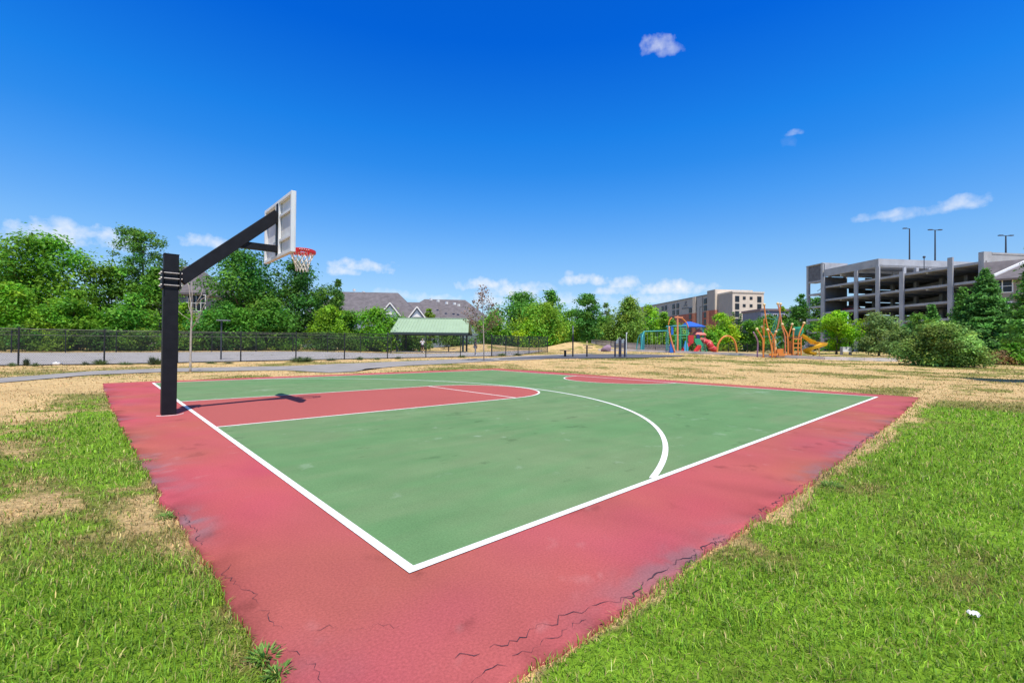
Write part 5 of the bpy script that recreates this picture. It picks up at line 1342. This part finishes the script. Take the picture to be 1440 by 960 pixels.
def playground():
    # kerb (a long low concrete edging, its own thing)
    kp = [gd(842, 64), gd(880, 61), gd(950, 54.5), gd(1040, 47), gd(1100, 42), gd(1160, 38.6), gd(1215, 37.2), gd(1262, 36.4)]
    b = MB()
    for a, c in zip(kp[:-1], kp[1:]): b.bar(a+UP*.10, c+UP*.10, .22, .34)
    k = b.build('playground_kerb', mat('kerb_concrete', (0.68, 0.61, 0.55), .9, .12, 2), loc=kp[0]); tag(k, 'long pale concrete kerb edging the playground in front of the dry lawn', 'kerb')
    # low boundary fence behind: black pickets
    fp = [gd(838, 80), gd(905, 74), gd(1000, 64), gd(1080, 56), gd(1150, 50.5)]
    root = thing('picket_fence', 'low black picket fence running behind the playground equipment', 'fence', fp[0])
    pk = MB(); rl = MB()
    for a, c in zip(fp[:-1], fp[1:]):
        ln = (c-a).length; n = int(ln/.16)
        for i in range(n):
            p = a.lerp(c, i/n); pk.bar(p, p+UP*1.15, .022, .022)
        for h in (.15, 1.05): rl.bar(a+UP*h, c+UP*h, .04, .04)
        m = max(1, int(ln/2.4))
        for i in range(m):
            p = a.lerp(c, i/m); MB().bar(p, p+UP*1.25, .07, .07).build('post', BLK, root)
    pk.build('picket_panel', BLK, root); rl.build('rail', BLK, root)
    # pale low wall behind the fence
    wm_ = mat('pale_block_wall', (0.47, 0.43, 0.41), .9, .12, .8)
    w0, w1 = gd(832, 88), gd(905, 80); b = MB(); b.bar(w0+UP*.55, w1+UP*.55, .3, 1.1); b.bar(w0+UP*1.14, w1+UP*1.14, .4, .08)
    tag(b.build('retaining_wall', wm_, loc=w0), 'low pale block wall behind the fitness posts at the foot of the trees', 'wall')
    w0, w1 = gd(905, 78), gd(948, 73); b = MB(); b.bar(w0+UP*.45, w1+UP*.45, .3, .9); b.bar(w0+UP*.94, w1+UP*.94, .4, .08)
    tag(b.build('retaining_wall', wm_, loc=w0), 'low pale wall seen through the teal swing set', 'wall')

    # swing set
    d = 60; q = q_at(d)
    s = thing('swing_set', 'teal arched swing frame at the left end of the playground', 'swing set', ground_post(q, 923))
    for (x0, x1) in ((898, 906), (941, 938)):
        for off in (-1.1, 1.1):
            p0 = ground_post(q, x0, off); top = q(x1, 466 if x1 < 920 else 465, 0); mid = q((x0*2+x1)/3, 474, off*.8)
            MB().tube(curve([p0, mid, top], 6), .075, 8).build('frame_leg', TEAL, s, smooth=True)
    MB().tube([q(906, 466), q(938, 465)], .075, 8).build('top_beam', TEAL, s)
    for x in (913, 920, 927, 934):
        p = q(x, 465.6); g_ = ground_post(q, x); seat = Vector((p.x, p.y, g_.z+.5)); sw = MB()
        for sg in (-.22, .22): sw.tube([p+RGT*sg, seat+RGT*sg], .012, 4)
        c_ = sw.build('chain', STEEL, s); MB().box(seat, (.5, .2, .05), (RGT, FWD, UP)).build('swing_seat', BLK, c_)
    p = q(903.5, 470); MB().box(Vector((p.x, p.y, float(T(p.x, p.y))+1.3)), (.55, .12, 2.2), (RGT, FWD, UP)).build('end_panel', plast('dark_teal', (.03, .20, .24)), s)

    # left tower: orange posts, teal frame, blue panel, green climbers
    d = 54.5; q = q_at(d)
    s = thing('climbing_tower', 'play tower of orange posts with teal top rails and blue panel beside the swing set', 'play structure', ground_post(q, 952))
    MB().tube([ground_post(q, 952.8), q(952.8, 444)], .11, 10).build('post', SAL, s)
    MB().bar(q(948.5, 445.8), q(960, 446.5), .28, .16).build('crossbar', SAL, s)
    MB().tube(curve([q(956, 446), q(961, 449), q(965.5, 454), q(968, 461)], 5), .07, 8).build('curved_tube', ORG, s, smooth=True)
    MB().tube(curve([q(949, 446, 1), q(945.5, 450, 1), q(944, 457, 1)], 5), .07, 8).build('curved_tube', ORG, s, smooth=True)
    MB().tube(curve([q(941, 459), q(941.5, 468), q(945, 482), ground_post(q, 949.5)], 6), .10, 8).build('leaning_post', SAL, s, smooth=True)
    b = MB(); b.tube([q(945.5, 458.3), q(966, 458.0)], .075, 8); b.tube([q(945.5, 458.3), q(945.5, 458.3, 2.2)], .06, 8); b.tube([q(966, 458, 0), q(966, 458, 2.2)], .06, 8); b.tube([q(946, 457.5, 2.2), q(966, 457.5, 2.2)], .06, 8); b.build('top_rail', TEAL, s)
    b = MB(); b.tube([q(947, 471.5), q(968, 471)], .06, 8); b.build('lower_rail', GRN, s)
    for x, o in ((957, 0), (965.5, 0), (948, 2.2), (965, 2.2)): MB().tube([q(x, 458, o), ground_post(q, x+.2, o)], .055, 8).build('green_post', GRN if x > 950 else TEAL, s)
    panel(MB(), [q(943.9, 459.5), q(947, 459.3), q(947, 470.3), q(943.9, 470.5)]).build('blue_panel', BLUE, s)
    for x in (949.5, 951.5): MB().tube(curve([q(x, 472), q(x+.3, 483), ground_post(q, x+1.2)], 4), .05, 6).build('climbing_pole', GRN, s)
    b = MB()
    for i in range(5): b.tube([q(957, 462+i*3.2), q(965.5, 461.4+i*3.4)], .03, 6)
    b.build('rung', GRN, s)
    def kiosk(px, top, w, m, lab):
        g_ = ground_post(q, px); t = q(px, top); h = t.z-g_.z; hw = w/2*d/F; b = MB()
        prof = [(1.0, 0), (.86, .25), (1.0, .45), (.8, .62), (.62, .72), (.52, .86), (.3, 1.0)]
        pts = [g_-RGT*hw*a+UP*h*z for a, z in prof]+[g_+RGT*hw*a+UP*h*z for a, z in prof[::-1]]
        b.prism(pts, FWD*.25); o = b.build('activity_panel', m, loc=g_, bevel=.03); tag(o, lab, 'play panel')
    kiosk(944.6, 480, 5.2, BLUE, 'dark blue upright play panel at the foot of the leaning orange post')
    kiosk(965, 479, 6.2, SKYB, 'sky-blue bottle-shaped upright play panel at the kerb below the blue canopy')

    # main tower: blue canopy, coral roof, panels, slides
    d = 55.5; q = q_at(d)
    s = thing('play_structure', 'red and green playground tower with blue canopy, coral pyramid roof and red slides', 'play structure', ground_post(q, 982))
    def canopy(px0, px1, yt, yb, m, name, cxp=None, dep=2.2, flat=.0):
        a, b_ = q(px0, yb), q(px1, yb); t = q(cxp or (px0+px1)/2, yt, dep/2); c = [a, b_, b_+FWD*dep, a+FWD*dep]; t0 = t-RGT*flat; t1 = t+RGT*flat
        mb = MB(); mb.add(c+[t0, t1]+[p-UP*.10 for p in c], [(0, 1, 5, 4), (1, 2, 5), (2, 3, 4, 5), (3, 0, 4), (0, 6, 7, 1), (1, 7, 8, 2), (2, 8, 9, 3), (3, 9, 6, 0), (6, 9, 8, 7)]); return mb.build(name, m, s)
    canopy(965.8, 992, 451.3, 458.4, CANB, 'blue_canopy', 974, 2.4, .25)
    canopy(979, 993.5, 461.5, 470, PINK, 'pyramid_roof', 985.8, 1.6, .06)
    for x, o, y, m in ((968.5, .2, 458, TEAL), (989.5, .2, 458, TEAL), (968.5, 2.2, 458, TEAL), (989.5, 2.2, 458, TEAL), (980.3, .1, 469.5, MAR), (992, .1, 469.5, MAR), (980.3, 1.5, 469.5, MAR), (992, 1.5, 469.5, MAR)):
        MB().tube([q(x, y, o), ground_post(q, x, o)], .06, 8).build('post', m, s)
    for (x0, x1, yy) in ((968.5, 980, 484.5), (980.3, 992, 481.5)):
        MB().box((q(x0, yy)+q(x1, yy))/2+FWD*1.1, ((q(x1, yy)-q(x0, yy)).length, 2.0, .10), (RGT, FWD, UP)).build('deck', BLK, s)
    panel(MB(), [q(968, 471), q(975.5, 471.5), q(975.5, 482), q(972, 484), q(968, 480)], .12).build('red_panel', RED, s)
    panel(MB(), [q(976.3, 475.5, -.05), q(979, 476, -.05), q(984, 476, -.05), q(988, 483, -.05), q(987, 489, -.05), q(981, 487, -.05), q(977, 481, -.05)], .12).build('green_panel', GRN, s)
    panel(MB(), [q(979.5, 470, -.02), q(983.5, 470, -.02), q(984, 476, -.02), q(980, 477, -.02)], .1).build('navy_panel', plast('navy_plastic', (.03, .04, .18)), s)
    panel(MB(), [q(985, 474.5, .05), q(993, 475.2, .05), q(993, 478, .05), q(985, 477.5, .05)], .1).build('coral_panel', PINK, s)
    # straight red slides with side walls
    def slide(p, r, w=.55, m=RED, name='slide'):
        b = MB(); ax = (r-p).normalized(); sd_ = FWD
        b.bar(p, r, w, .06); 
        for sg in (-1, 1): b.bar(p+sd_*sg*w/2+UP*.12, r+sd_*sg*w/2+UP*.12, .06, .26)
        r2 = r+Vector((ax.x, ax.y, 0)).normalized()*.45; b.bar(r-ax*.03, r2, w, .06); return b.build(name, m, s)
    slide(q(982.5, 487, -.3), q(973.5, 494.5, -.9)); slide(q(968, 484.5, -.2), q(957, 492.5, -.7), name='slide')
    # tube slide curling right
    tp = curve([q(988, 479, .6), q(995, 481, .2), q(998, 485, -.2), q(1000, 489.5, -.2), q(1007, 492.5, -.3)], 6)
    MB().tube(tp, .36, 12).build('tube_slide', RED, s, smooth=True)
    for i in (4, 10, 16): MB().tube([tp[i]-(tp[i+1]-tp[i]).normalized()*.05, tp[i]+(tp[i+1]-tp[i]).normalized()*.05], .42, 12).build('tube_slide_collar', PINK, s)
    MB().ball(q(999, 482, .5), .40, 12, 8).build('bubble_window', PINK, s, smooth=True)
    ld = MB()
    for sg in (-.3, .3): ld.tube([ground_post(q, 990, -.2)+RGT*sg, q(988.5, 482, .1)+RGT*sg], .04, 6)
    for i in range(5): c = ground_post(q, 990, -.2).lerp(q(988.5, 482, .1), (i+.7)/5.5); ld.tube([c-RGT*.3, c+RGT*.3], .03, 6)
    ld.build('ladder', GRN, s)
    # orange arch on its own
    d = 51; q = q_at(d)
    a0, a1 = ground_post(q, 1008), ground_post(q, 1036.5)
    s2 = MB().tube(curve([a0, q(1010, 484), q(1016, 475), q(1023, 472.3), q(1030, 475.5), q(1034.5, 484), a1], 7), .10, 10).build('climbing_arch', ORG, loc=a0, smooth=True)
    tag(s2, 'single tall orange hoop arch standing between the red slides and the orange climber', 'play arch')

    # orange climbing frame with tall bent poles, cream balls, net and yellow slide
    d = 42.0; q = q_at(d)
    s = thing('playground_climber', 'orange climber of tall bent poles tipped with cream balls and a yellow spiral slide', 'play structure', ground_post(q, 1095))
    poles = [([(1064.4, 462.6), (1069, 470), (1072.7, 478), (1073, 488)], 1073.3, 0, ORG, 1), ([(1063, 466.5), (1068, 474), (1071, 480), (1072, 488)], 1072.2, .9, PUR, 0),
             ([(1074.8, 428.3), (1076.3, 444), (1080, 461), (1088.3, 476.7)], 1090, 0, ORG, 1), ([(1079.6, 448), (1081, 458), (1083, 466)], 1083.5, 1.2, ORG, 0),
             ([(1077.6, 463.6), (1080.5, 478), (1082, 489)], 1082.5, -.4, ORG, 1), ([(1075, 459), (1078, 466), (1080, 476)], 1080.5, .8, ORG, 1),
             ([(1094.6, 426.7), (1097.7, 439), (1101.4, 460), (1105.5, 475)], 1106, .2, SAL, 1), ([(1103, 426.7), (1103, 444), (1101.5, 460), (1099.5, 470)], 1099, 1.2, SAL, 1),
             ([(1098.8, 456), (1102, 464), (1105, 472.5)], 1105.6, -.3, ORG, 1), ([(1093, 466.3), (1090.5, 472), (1089.4, 477)], 1089.6, .4, ORG, 1)]
    for pts, gx, off, m, ball in poles:
        P = curve([q(x, y, off*(.5+.5*i/len(pts))) for i, (x, y) in enumerate(pts)]+[ground_post(q, gx, off)], 6)
        o = MB().tube(P, .062, 8).build('pole', m, s, smooth=True)
        if ball: MB().ball(P[0], .125, 12, 8).build('ball', BALL, o, smooth=True)
    # tower at the slide
    for pts, gx, off in (([(1111.3, 463.5), (1110.8, 478)], 1110.7, -.5), ([(1119.6, 455.5), (1114.5, 474), (1114.8, 488)], 1115, .6), ([(1125.8, 454.5), (1118.6, 472.5), (1117.4, 488)], 1117.5, -.5), ([(1121.5, 474), (1121.6, 488)], 1121.7, -.5), ([(1121.8, 474), (1121.8, 488)], 1121.9, .8)):
        P = curve([q(x, y, off) for x, y in pts]+[ground_post(q, gx, off)], 5); o = MB().tube(P, .062, 8).build('pole', ORG, s, smooth=True)
        if pts[0][1] < 470: MB().ball(P[0], .125, 12, 8).build('ball', BALL, o, smooth=True)
    for y in (477, 483, 489, 494.5): MB().tube([q(1110.7, y, -.5), q(1121.7, y, -.5)], .045, 6).build('rung', ORG, s)
    panel(MB(), [q(1112.5, 479, .5), q(1117.5, 479, .5), q(1117.5, 499, .5), q(1112.5, 499, .5)], .08).build('orange_panel', ORG, s)
    MB().box(q(1117, 474.5, .2), (.85, 1.5, .12), (RGT, FWD, UP)).build('deck', plast('brown_deck', (.2, .08, .05)), s)
    panel(MB(), [q(1120.6, 471.5, -.2), q(1122.5, 462, -.2), q(1125, 459.3, -.2), q(1128, 461, -.2), q(1128.2, 467, -.2), q(1124, 472.3, -.2)], 1.0).build('hood', GRN, s)
    # trough slide in three bends
    def trough(P, w, m, name):
        P = curve(P, 8); n = len(P); vs = []; prof = [(-.5, .32), (-.42, .02), (-.2, -.12), (.2, -.12), (.42, .02), (.5, .32), (.44, .32), (.36, .06), (.16, -.06), (-.16, -.06), (-.36, .06), (-.44, .32)]
        for i, p in enumerate(P):
            t = P[min(i+1, n-1)]-P[max(i-1, 0)]; t.z = 0; t = t.normalized() if t.length > 1e-4 else RGT; sd_ = Vector((-t.y, t.x, 0)); vs += [p+sd_*a*w+UP*z*w for a, z in prof]
        k = len(prof); fs = [(i*k+j, i*k+(j+1) % k, (i+1)*k+(j+1) % k, (i+1)*k+j) for i in range(n-1) for j in range(k)]+[tuple(range(k)), tuple((n-1)*k+j for j in range(k))[::-1]]
        return MB().add(vs, fs).build(name, m, s, smooth=False)
    trough([q(1125.5, 470.5, .2), q(1134, 475.5, .2), q(1143, 481.5, .2), q(1151, 483.2, .7), q(1151, 484.8, -.7), q(1143, 487, -1.0), q(1133.5, 491, -.8), q(1133, 494.5, -.1), q(1139, 497, .1), q(1147, 498.3, .1)], .62, YEL, 'spiral_slide')
    MB().tube([q(1151.5, 484.5, 0), ground_post(q, 1152.5, 0)], .05, 8).build('slide_support', BALL, s)
    MB().tube([q(1147.5, 486, .4), ground_post(q, 1148, .4)], .05, 8).build('slide_support', STEEL, s)
    for (x0, x1) in ((1079, 1090), (1092, 1104), (1106, 1121)):
        p0, p1 = ground_post(q, x0, -.3), ground_post(q, x1, -.3); MB().bar(p0+UP*.3, p1+UP*.3, .12, .22).build('base_beam', ORG, s)
    panel(MB(), [q(1094, 491, .1), q(1103, 490, .1), q(1103, 497, .1), q(1094, 497.5, .1)], .3).build('step_box', ORG, s)
    panel(MB(), [q(1092, 478, .3), q(1094.3, 478, .3), q(1095, 492, .3), q(1092.5, 494, .3)], .2).build('pale_panel', BALL, s)
    nt_ = MB()
    for (x0, y0, x1, y1) in ((1072, 473, 1100, 473), (1083, 477, 1100, 474), (1094, 445, 1086, 470), (1097, 439, 1089, 476), (1103, 441, 1097.7, 441), (1076, 446, 1097, 450), (1084, 468, 1102, 462), (1105, 473, 1113, 476), (1088, 480, 1100, 489), (1100, 478, 1091, 490), (1081, 436, 1092, 447)):
        nt_.tube([q(x0, y0, .2), q(x1, y1, .3)], .022, 5)
    nt_.build('rope_net', plast('teal_rope', (.05, .30, .30)), s)
    # second white play item and bench-like crate at the right end
    d = 40; q = q_at(d)
    g_ = gd(1189.5, 52); q = q_at(52); s = thing('park_bench', 'small white slatted bench between the lime-green tree and the garage column', 'bench', g_)
    al = RGT
    for i in range(4): MB().box(g_+UP*(.45+.14*i)+FWD*.05*i, (1.05, .04, .10), (al, FWD, UP)).build('slat', white_trim, s)
    MB().box(g_+UP*.40-FWD*.22, (1.05, .42, .05), (al, FWD, UP)).build('seat', white_trim, s)
    for sg in (-.5, .5): MB().box(g_+al*sg+UP*.45, (.06, .4, .9), (al, FWD, UP)).build('end_frame', STEEL, s)
playground()

# ================================================================== outdoor fitness stations on the dark pavement
def fitness():
    d = 39.2; q = q_at(d)
    def gp(px, dd=d): return gd(px, dd)+UP*.05
    g = gp(794.8); s = thing('exercise_platform', 'dark round-topped pedestal on the left of the dark fitness pavement', 'exercise station', g)
    MB().tube([g, g+UP*.52], .10, 10).build('pedestal', BLK, s); MB().tube([g+UP*.50, g+UP*.56], [.50, .48], 20).build('platform', BLK, s)
    g = gp(805.6); t = q(806, 470); s = thing('exercise_post', 'tall single black post right of the round pedestal', 'exercise station', g)
    MB().tube([g, Vector((g.x, g.y, t.z))], .062, 10).build('post', BLK, s); MB().tube([Vector((g.x, g.y, t.z))-RGT*.05, Vector((g.x, g.y, t.z))+RGT*.05+UP*.02], .07, 8).build('cap', BLK, s)
    MB().bar(Vector((g.x, g.y, t.z+.12)), Vector((g.x, g.y, t.z+.75)), .09, .03).build('sign_strip', STEEL, s)
    g = gp(825.4); t = q(825.4, 485.5); s = thing('exercise_post', 'short black post with double crossbars and pale tip', 'exercise station', g)
    tz = Vector((g.x, g.y, t.z)); MB().tube([g, tz], .065, 10).build('post', BLK, s)
    MB().tube([tz+UP*.0-RGT*.33, tz+RGT*.55], .035, 8).build('crossbar', BLK, s); MB().tube([tz-UP*.20-RGT*.22, tz-UP*.20+RGT*.5], .03, 8).build('crossbar', BLK, s)
    MB().tube([tz+UP*.01, tz+UP*.36], .045, 8).build('tip', BALL, s)
    g = gp(872); s = thing('exercise_station', 'three dark posts joined by grey top panels, largest fitness station on the dark pavement', 'exercise station', g)
    navy = mat('navy_post', (.035, .035, .06), .5, .1, 4)
    for px, y, r in ((865, 480.5, .075), (878.5, 479, .075)): a = gp(px); MB().tube([a, Vector((a.x, a.y, q(px, y).z))], r, 10).build('post', navy, s)
    a = gp(872); tz = q(872, 477.5).z; MB().box(Vector((a.x, a.y, (a.z+tz)/2)), (.23, .14, tz-a.z), (RGT, FWD, UP)).build('centre_panel', navy, s, bevel=.02)
    for x0, x1 in ((866, 871.2), (873, 878.2)):
        panel(MB(), [q(x0, 482.5), q(x1, 482.5), q(x1, 477.3), q((x0+x1)/2+1, 475.8), q(x0+.6, 479)], .05).build('top_panel', plast('grey_panel', (.30, .34, .36)), s)
        MB().tube([q(x0, 486), q(x1, 486)], .03, 8).build('crossbar', BLK, s)
    MB().tube(curve([q(869.5, 478), q(870.5, 475.2), q(872.5, 475.2), q(873.5, 478)], 5), .03, 6).build('grip', STEEL, s)
    g = gp(880.8); t = q(880.3, 468.5); s = thing('exercise_pole', 'thin pale grey pole with a short bent top right of the three dark posts', 'exercise station', g)
    MB().tube(curve([g, Vector((g.x, g.y, t.z-.15)), Vector((g.x, g.y, t.z))+RGT*.05, t+RGT*.14+UP*.02], 5), .045, 8).build('pole', mat('pale_galvanised', (.62, .64, .62), .4, .1, 4), s, smooth=True)
    # mauve climbing boulder beyond
    g = gd(853, 58); rng = np.random.default_rng(5); b = MB(); b.ball(g+UP*.25, .95, 20, 12, (.78, .6, .62)); b.v = [tuple(Vector(v)+Vector((0, 0, 1))*.12*math.sin(v[0]*5+v[1]*3)+RGT*.1*math.sin(v[2]*6)) for v in b.v]
    o = b.build('boulder', mat('mauve_stone', (.27, .18, .235), .9, .2, 3, .3, 12), loc=g, smooth=True); tag(o, 'rounded mauve boulder beyond the dark pavement, left of the three dark posts', 'boulder')
    # far lamp in front of the hotel, and the flat-topped lamp behind the fence at left
    a = gd(984, 120); t = pt(984, 431.5, 120); s = thing('lamp_post', 'slim dark street lamp with a flat head in front of the hotel siding', 'street lamp', a)
    MB().tube([a, Vector((a.x, a.y, t.z))], [.11, .08], 8).build('pole', pole_dk, s); tt = Vector((a.x, a.y, t.z)); MB().bar(tt-RGT*.1, tt+RGT*.9, .08, .08).build('arm', pole_dk, s); MB().box(tt+RGT*.55, (1.1, .4, .14), (RGT, FWD, UP)).build('lamp_head', pole_dk, s)
    a = gd(311, 29.5); t = pt(311, 451, 29.5); s = thing('lamp_post', 'dark lamp with a flat wide head behind the fence, right of the bare sapling', 'street lamp', a)
    tt = Vector((a.x, a.y, t.z)); MB().tube([a, tt], .045, 8).build('pole', pole_dk, s); MB().box(tt+RGT*.12+UP*.03, (.72, .4, .06), (RGT, FWD, UP), ).build('lamp_head', mat('lamp_grey', (.18, .2, .2), .4, .1, 3), s, bevel=.02)
    # white bag lying at the fence
    g = G(78, 513.5); b = MB(); b.ball(g+UP*.09+RGT*.08, .22, 14, 8, (1, .7, .45)); b.v = [tuple(Vector(v)+Vector((0, 0, .03*math.sin(40*v[0])*math.cos(33*v[1])))) for v in b.v]
    o = b.build('litter_bag', mat('white_bag', (.72, .70, .68), .6, .1, 8), loc=g, smooth=True); tag(o, 'crumpled white bag lying on the ground at the fence foot, far left', 'bag')
    # scrap of paper in the lawn
    g = G(1371, 869); b = MB(); n = 7; rng = random.Random(2); vs = []
    for j in range(n):
        for i in range(n): vs.append(g+RGT*(i/(n-1)-.5)*.040+FWD*(j/(n-1)-.5)*.036+UP*(.022+rng.uniform(-.007, .007)))
    vs2 = [v-UP*.0015 for v in vs]; fs = [(j*n+i, j*n+i+1, (j+1)*n+i+1, (j+1)*n+i) for j in range(n-1) for i in range(n-1)]; fs2 = [tuple(x+n*n for x in f[::-1]) for f in fs]
    o = b.add(vs+vs2, fs+fs2).build('paper_scrap', mat('white_paper', (.74, .72, .70), .8, .05, 20), loc=g); tag(o, 'small crumpled white scrap of paper in the green lawn at bottom right', 'litter')
fitness()

# ================================================================== people on the grey pavement
skin = mat('skin', (0.42, 0.25, 0.18), 0.6, 0.06, 8)
def person(label, foot, face, H, shirt, bottoms, hair, pose, long_trousers=False, cap=None):
    """one continuous skinned body; clothes and hair are children"""
    root = thing('person', label, 'person', foot)
    f = Vector(face); f.z = 0; f.normalize(); r = Vector((f.y, -f.x, 0)); k = H/1.78
    def P(a, b, c): return Vector(foot)+(r*a+f*b+UP*c)*k
    J = dict(pel=(0, 0, .95), wai=(0, 0, 1.08), che=(0, .01, 1.30), nec=(0, .01, 1.48), hed=(0, .035, 1.60), top=(0, .02, 1.72))
    J.update(hl=(-.10, 0, .90), hr=(.10, 0, .90)); J.update(pose)
    J.setdefault('sl', (-.185, .0, 1.42)); J.setdefault('sr', (.185, .0, 1.42))
    RAD = dict(pel=.135, wai=.125, che=.145, nec=.058, hed=.092, top=.075, hl=.095, hr=.095, kl=.058, kr=.058, al=.042, ar=.042, tl=.036, tr=.036, sl=.062, sr=.062, el=.042, er=.042, wl=.030, wr=.030, fl=.034, fr=.034)
    E = [('pel', 'wai'), ('wai', 'che'), ('che', 'nec'), ('nec', 'hed'), ('hed', 'top'), ('pel', 'hl'), ('pel', 'hr'), ('hl', 'kl'), ('hr', 'kr'), ('kl', 'al'), ('kr', 'ar'), ('al', 'tl'), ('ar', 'tr'), ('che', 'sl'), ('che', 'sr'), ('sl', 'el'), ('sr', 'er'), ('el', 'wl'), ('er', 'wr'), ('wl', 'fl'), ('wr', 'fr')]
    def skinned(name, keys, m, parent, grow=1.0, cut=None):
        ed = [e for e in E if e[0] in keys and e[1] in keys]; ks = [x for x in J if any(x in e for e in ed)]
        pos = {x: P(*J[x])-root_off(root) for x in ks}
        if cut:
            for x, (y, t) in cut.items(): pos[x] = pos[y].lerp(P(*J[x])-root_off(root), t)
        me = bpy.data.meshes.new(name); me.from_pydata([pos[x] for x in ks], [(ks.index(a), ks.index(b)) for a, b in ed], [])
        o = bpy.data.objects.new(name, me); COL.objects.link(o); o.parent = root
        sk = o.modifiers.new('skin', 'SKIN'); sk.use_smooth_shade = True
        if not me.skin_vertices: me.skin_vertices.new()
        for i, x in enumerate(ks):
            rr = RAD[x]*k*grow; me.skin_vertices[0].data[i].radius = (rr, rr*.85 if x in ('pel', 'wai', 'che') else rr); me.skin_vertices[0].data[i].use_root = (x == ks[0])
        su = o.modifiers.new('sub', 'SUBSURF'); su.levels = 2; su.render_levels = 2
        me.materials.append(m); return o
    body = skinned('body', set(J), skin, root)
    skinned('shirt', {'pel', 'wai', 'che', 'sl', 'sr', 'el', 'er'}, shirt, root, 1.34, {'el': ('sl', .75), 'er': ('sr', .75)})
    if long_trousers: skinned('trousers', {'pel', 'hl', 'hr', 'kl', 'kr', 'al', 'ar'}, bottoms, root, 1.22, {'al': ('kl', .9), 'ar': ('kr', .9)})
    else: skinned('shorts', {'pel', 'hl', 'hr', 'kl', 'kr'}, bottoms, root, 1.25, {'kl': ('hl', .75), 'kr': ('hr', .75)})
    hc = P(0, .012, 1.655); MB().ball(hc, .105*k, 14, 9, (1, 1.05, .95)).build('hair', hair, root, smooth=True)
    # face: nose, eyes, ears and fingers kept small but present
    fb = MB(); fb.ball(P(0, .135, 1.60), .016*k, 8, 5); [fb.ball(P(sg*.095, .03, 1.60), .024*k, 8, 5, (.5, 1, 1.3)) for sg in (-1, 1)]; fb.build('face', skin, root, smooth=True)
    eb = MB(); [eb.ball(P(sg*.034, .118, 1.625), .010*k, 8, 5) for sg in (-1, 1)]; eb.build('eyes', BLK, root)
    for a, b in (('wl', 'fl'), ('wr', 'fr')):
        h = MB(); w = P(*J[a]); t = P(*J[b]); dv = (t-w).normalized(); sdv = dv.cross(f).normalized() if abs(dv.dot(f)) < .95 else r
        for i, ln in enumerate((.06, .072, .068, .052)): o_ = t+sdv*(i-1.5)*.02*k; h.tube([t-dv*.02, o_+dv*ln*.6*k, o_+dv*ln*k+f*.012], [.010*k, .009*k, .007*k], 6)
        h.tube([t-dv*.05*k, t-sdv*.05*k+dv*.005, t-sdv*.055*k+dv*.03*k], [.012*k, .010*k, .008*k], 6); h.build('hand', skin, root, smooth=True)
    for x, y in (('al', 'tl'), ('ar', 'tr')):
        a = P(*J[x]); t = P(*J[y]); MB().ball(a.lerp(t, .45)-UP*.01, .085*k, 10, 6, (.95, .95, .62)).build('shoe', white_trim, root, smooth=True)
    return root
white_shirt = mat('white_shirt', (.78, .78, .80), .9, .06, 6); dark_sh = mat('dark_shorts', (.05, .035, .04), .9, .1, 6); hairm = mat('blond_hair', (.45, .38, .24), .7, .1, 20); dark_h = mat('dark_hair', (.03, .025, .022), .6, .1, 20); dark_top = mat('dark_top', (.045, .05, .06), .9, .1, 6); grey_tr = mat('grey_trousers', (.30, .30, .31), .9, .1, 6)
f0 = gd(594, 57)+UP*.04
person('person in a white shirt and dark shorts walking on grey pavement, hands at chest', f0, -FWD*.9+RGT*.35, 1.76, white_shirt, dark_sh, hairm,
       dict(kl=(-.11, .12, .50), kr=(.11, -.06, .49), al=(-.11, .16, .08), ar=(.11, -.26, .13), tl=(-.12, .28, .035), tr=(.12, -.15, .05), el=(-.34, .02, 1.22), er=(.34, .02, 1.22), wl=(-.17, .20, 1.34), wr=(.17, .20, 1.34), fl=(-.11, .25, 1.38), fr=(.11, .25, 1.38)))
f1 = gd(668.5, 40.2)+UP*.03
person('person in dark top and grey trousers behind the fence, left of the brown-leaved sapling', f1, RGT*.9+FWD*.3, 1.55, dark_top, grey_tr, dark_h,
       dict(kl=(-.10, .04, .50), kr=(.10, -.02, .50), al=(-.10, -.02, .08), ar=(.10, .0, .08), tl=(-.11, .11, .035), tr=(.12, .13, .035), el=(-.27, -.04, 1.16), er=(.27, -.02, 1.16), wl=(-.26, .06, .92), wr=(.26, .08, .92), fl=(-.25, .10, .84), fr=(.25, .12, .84)), long_trousers=True)
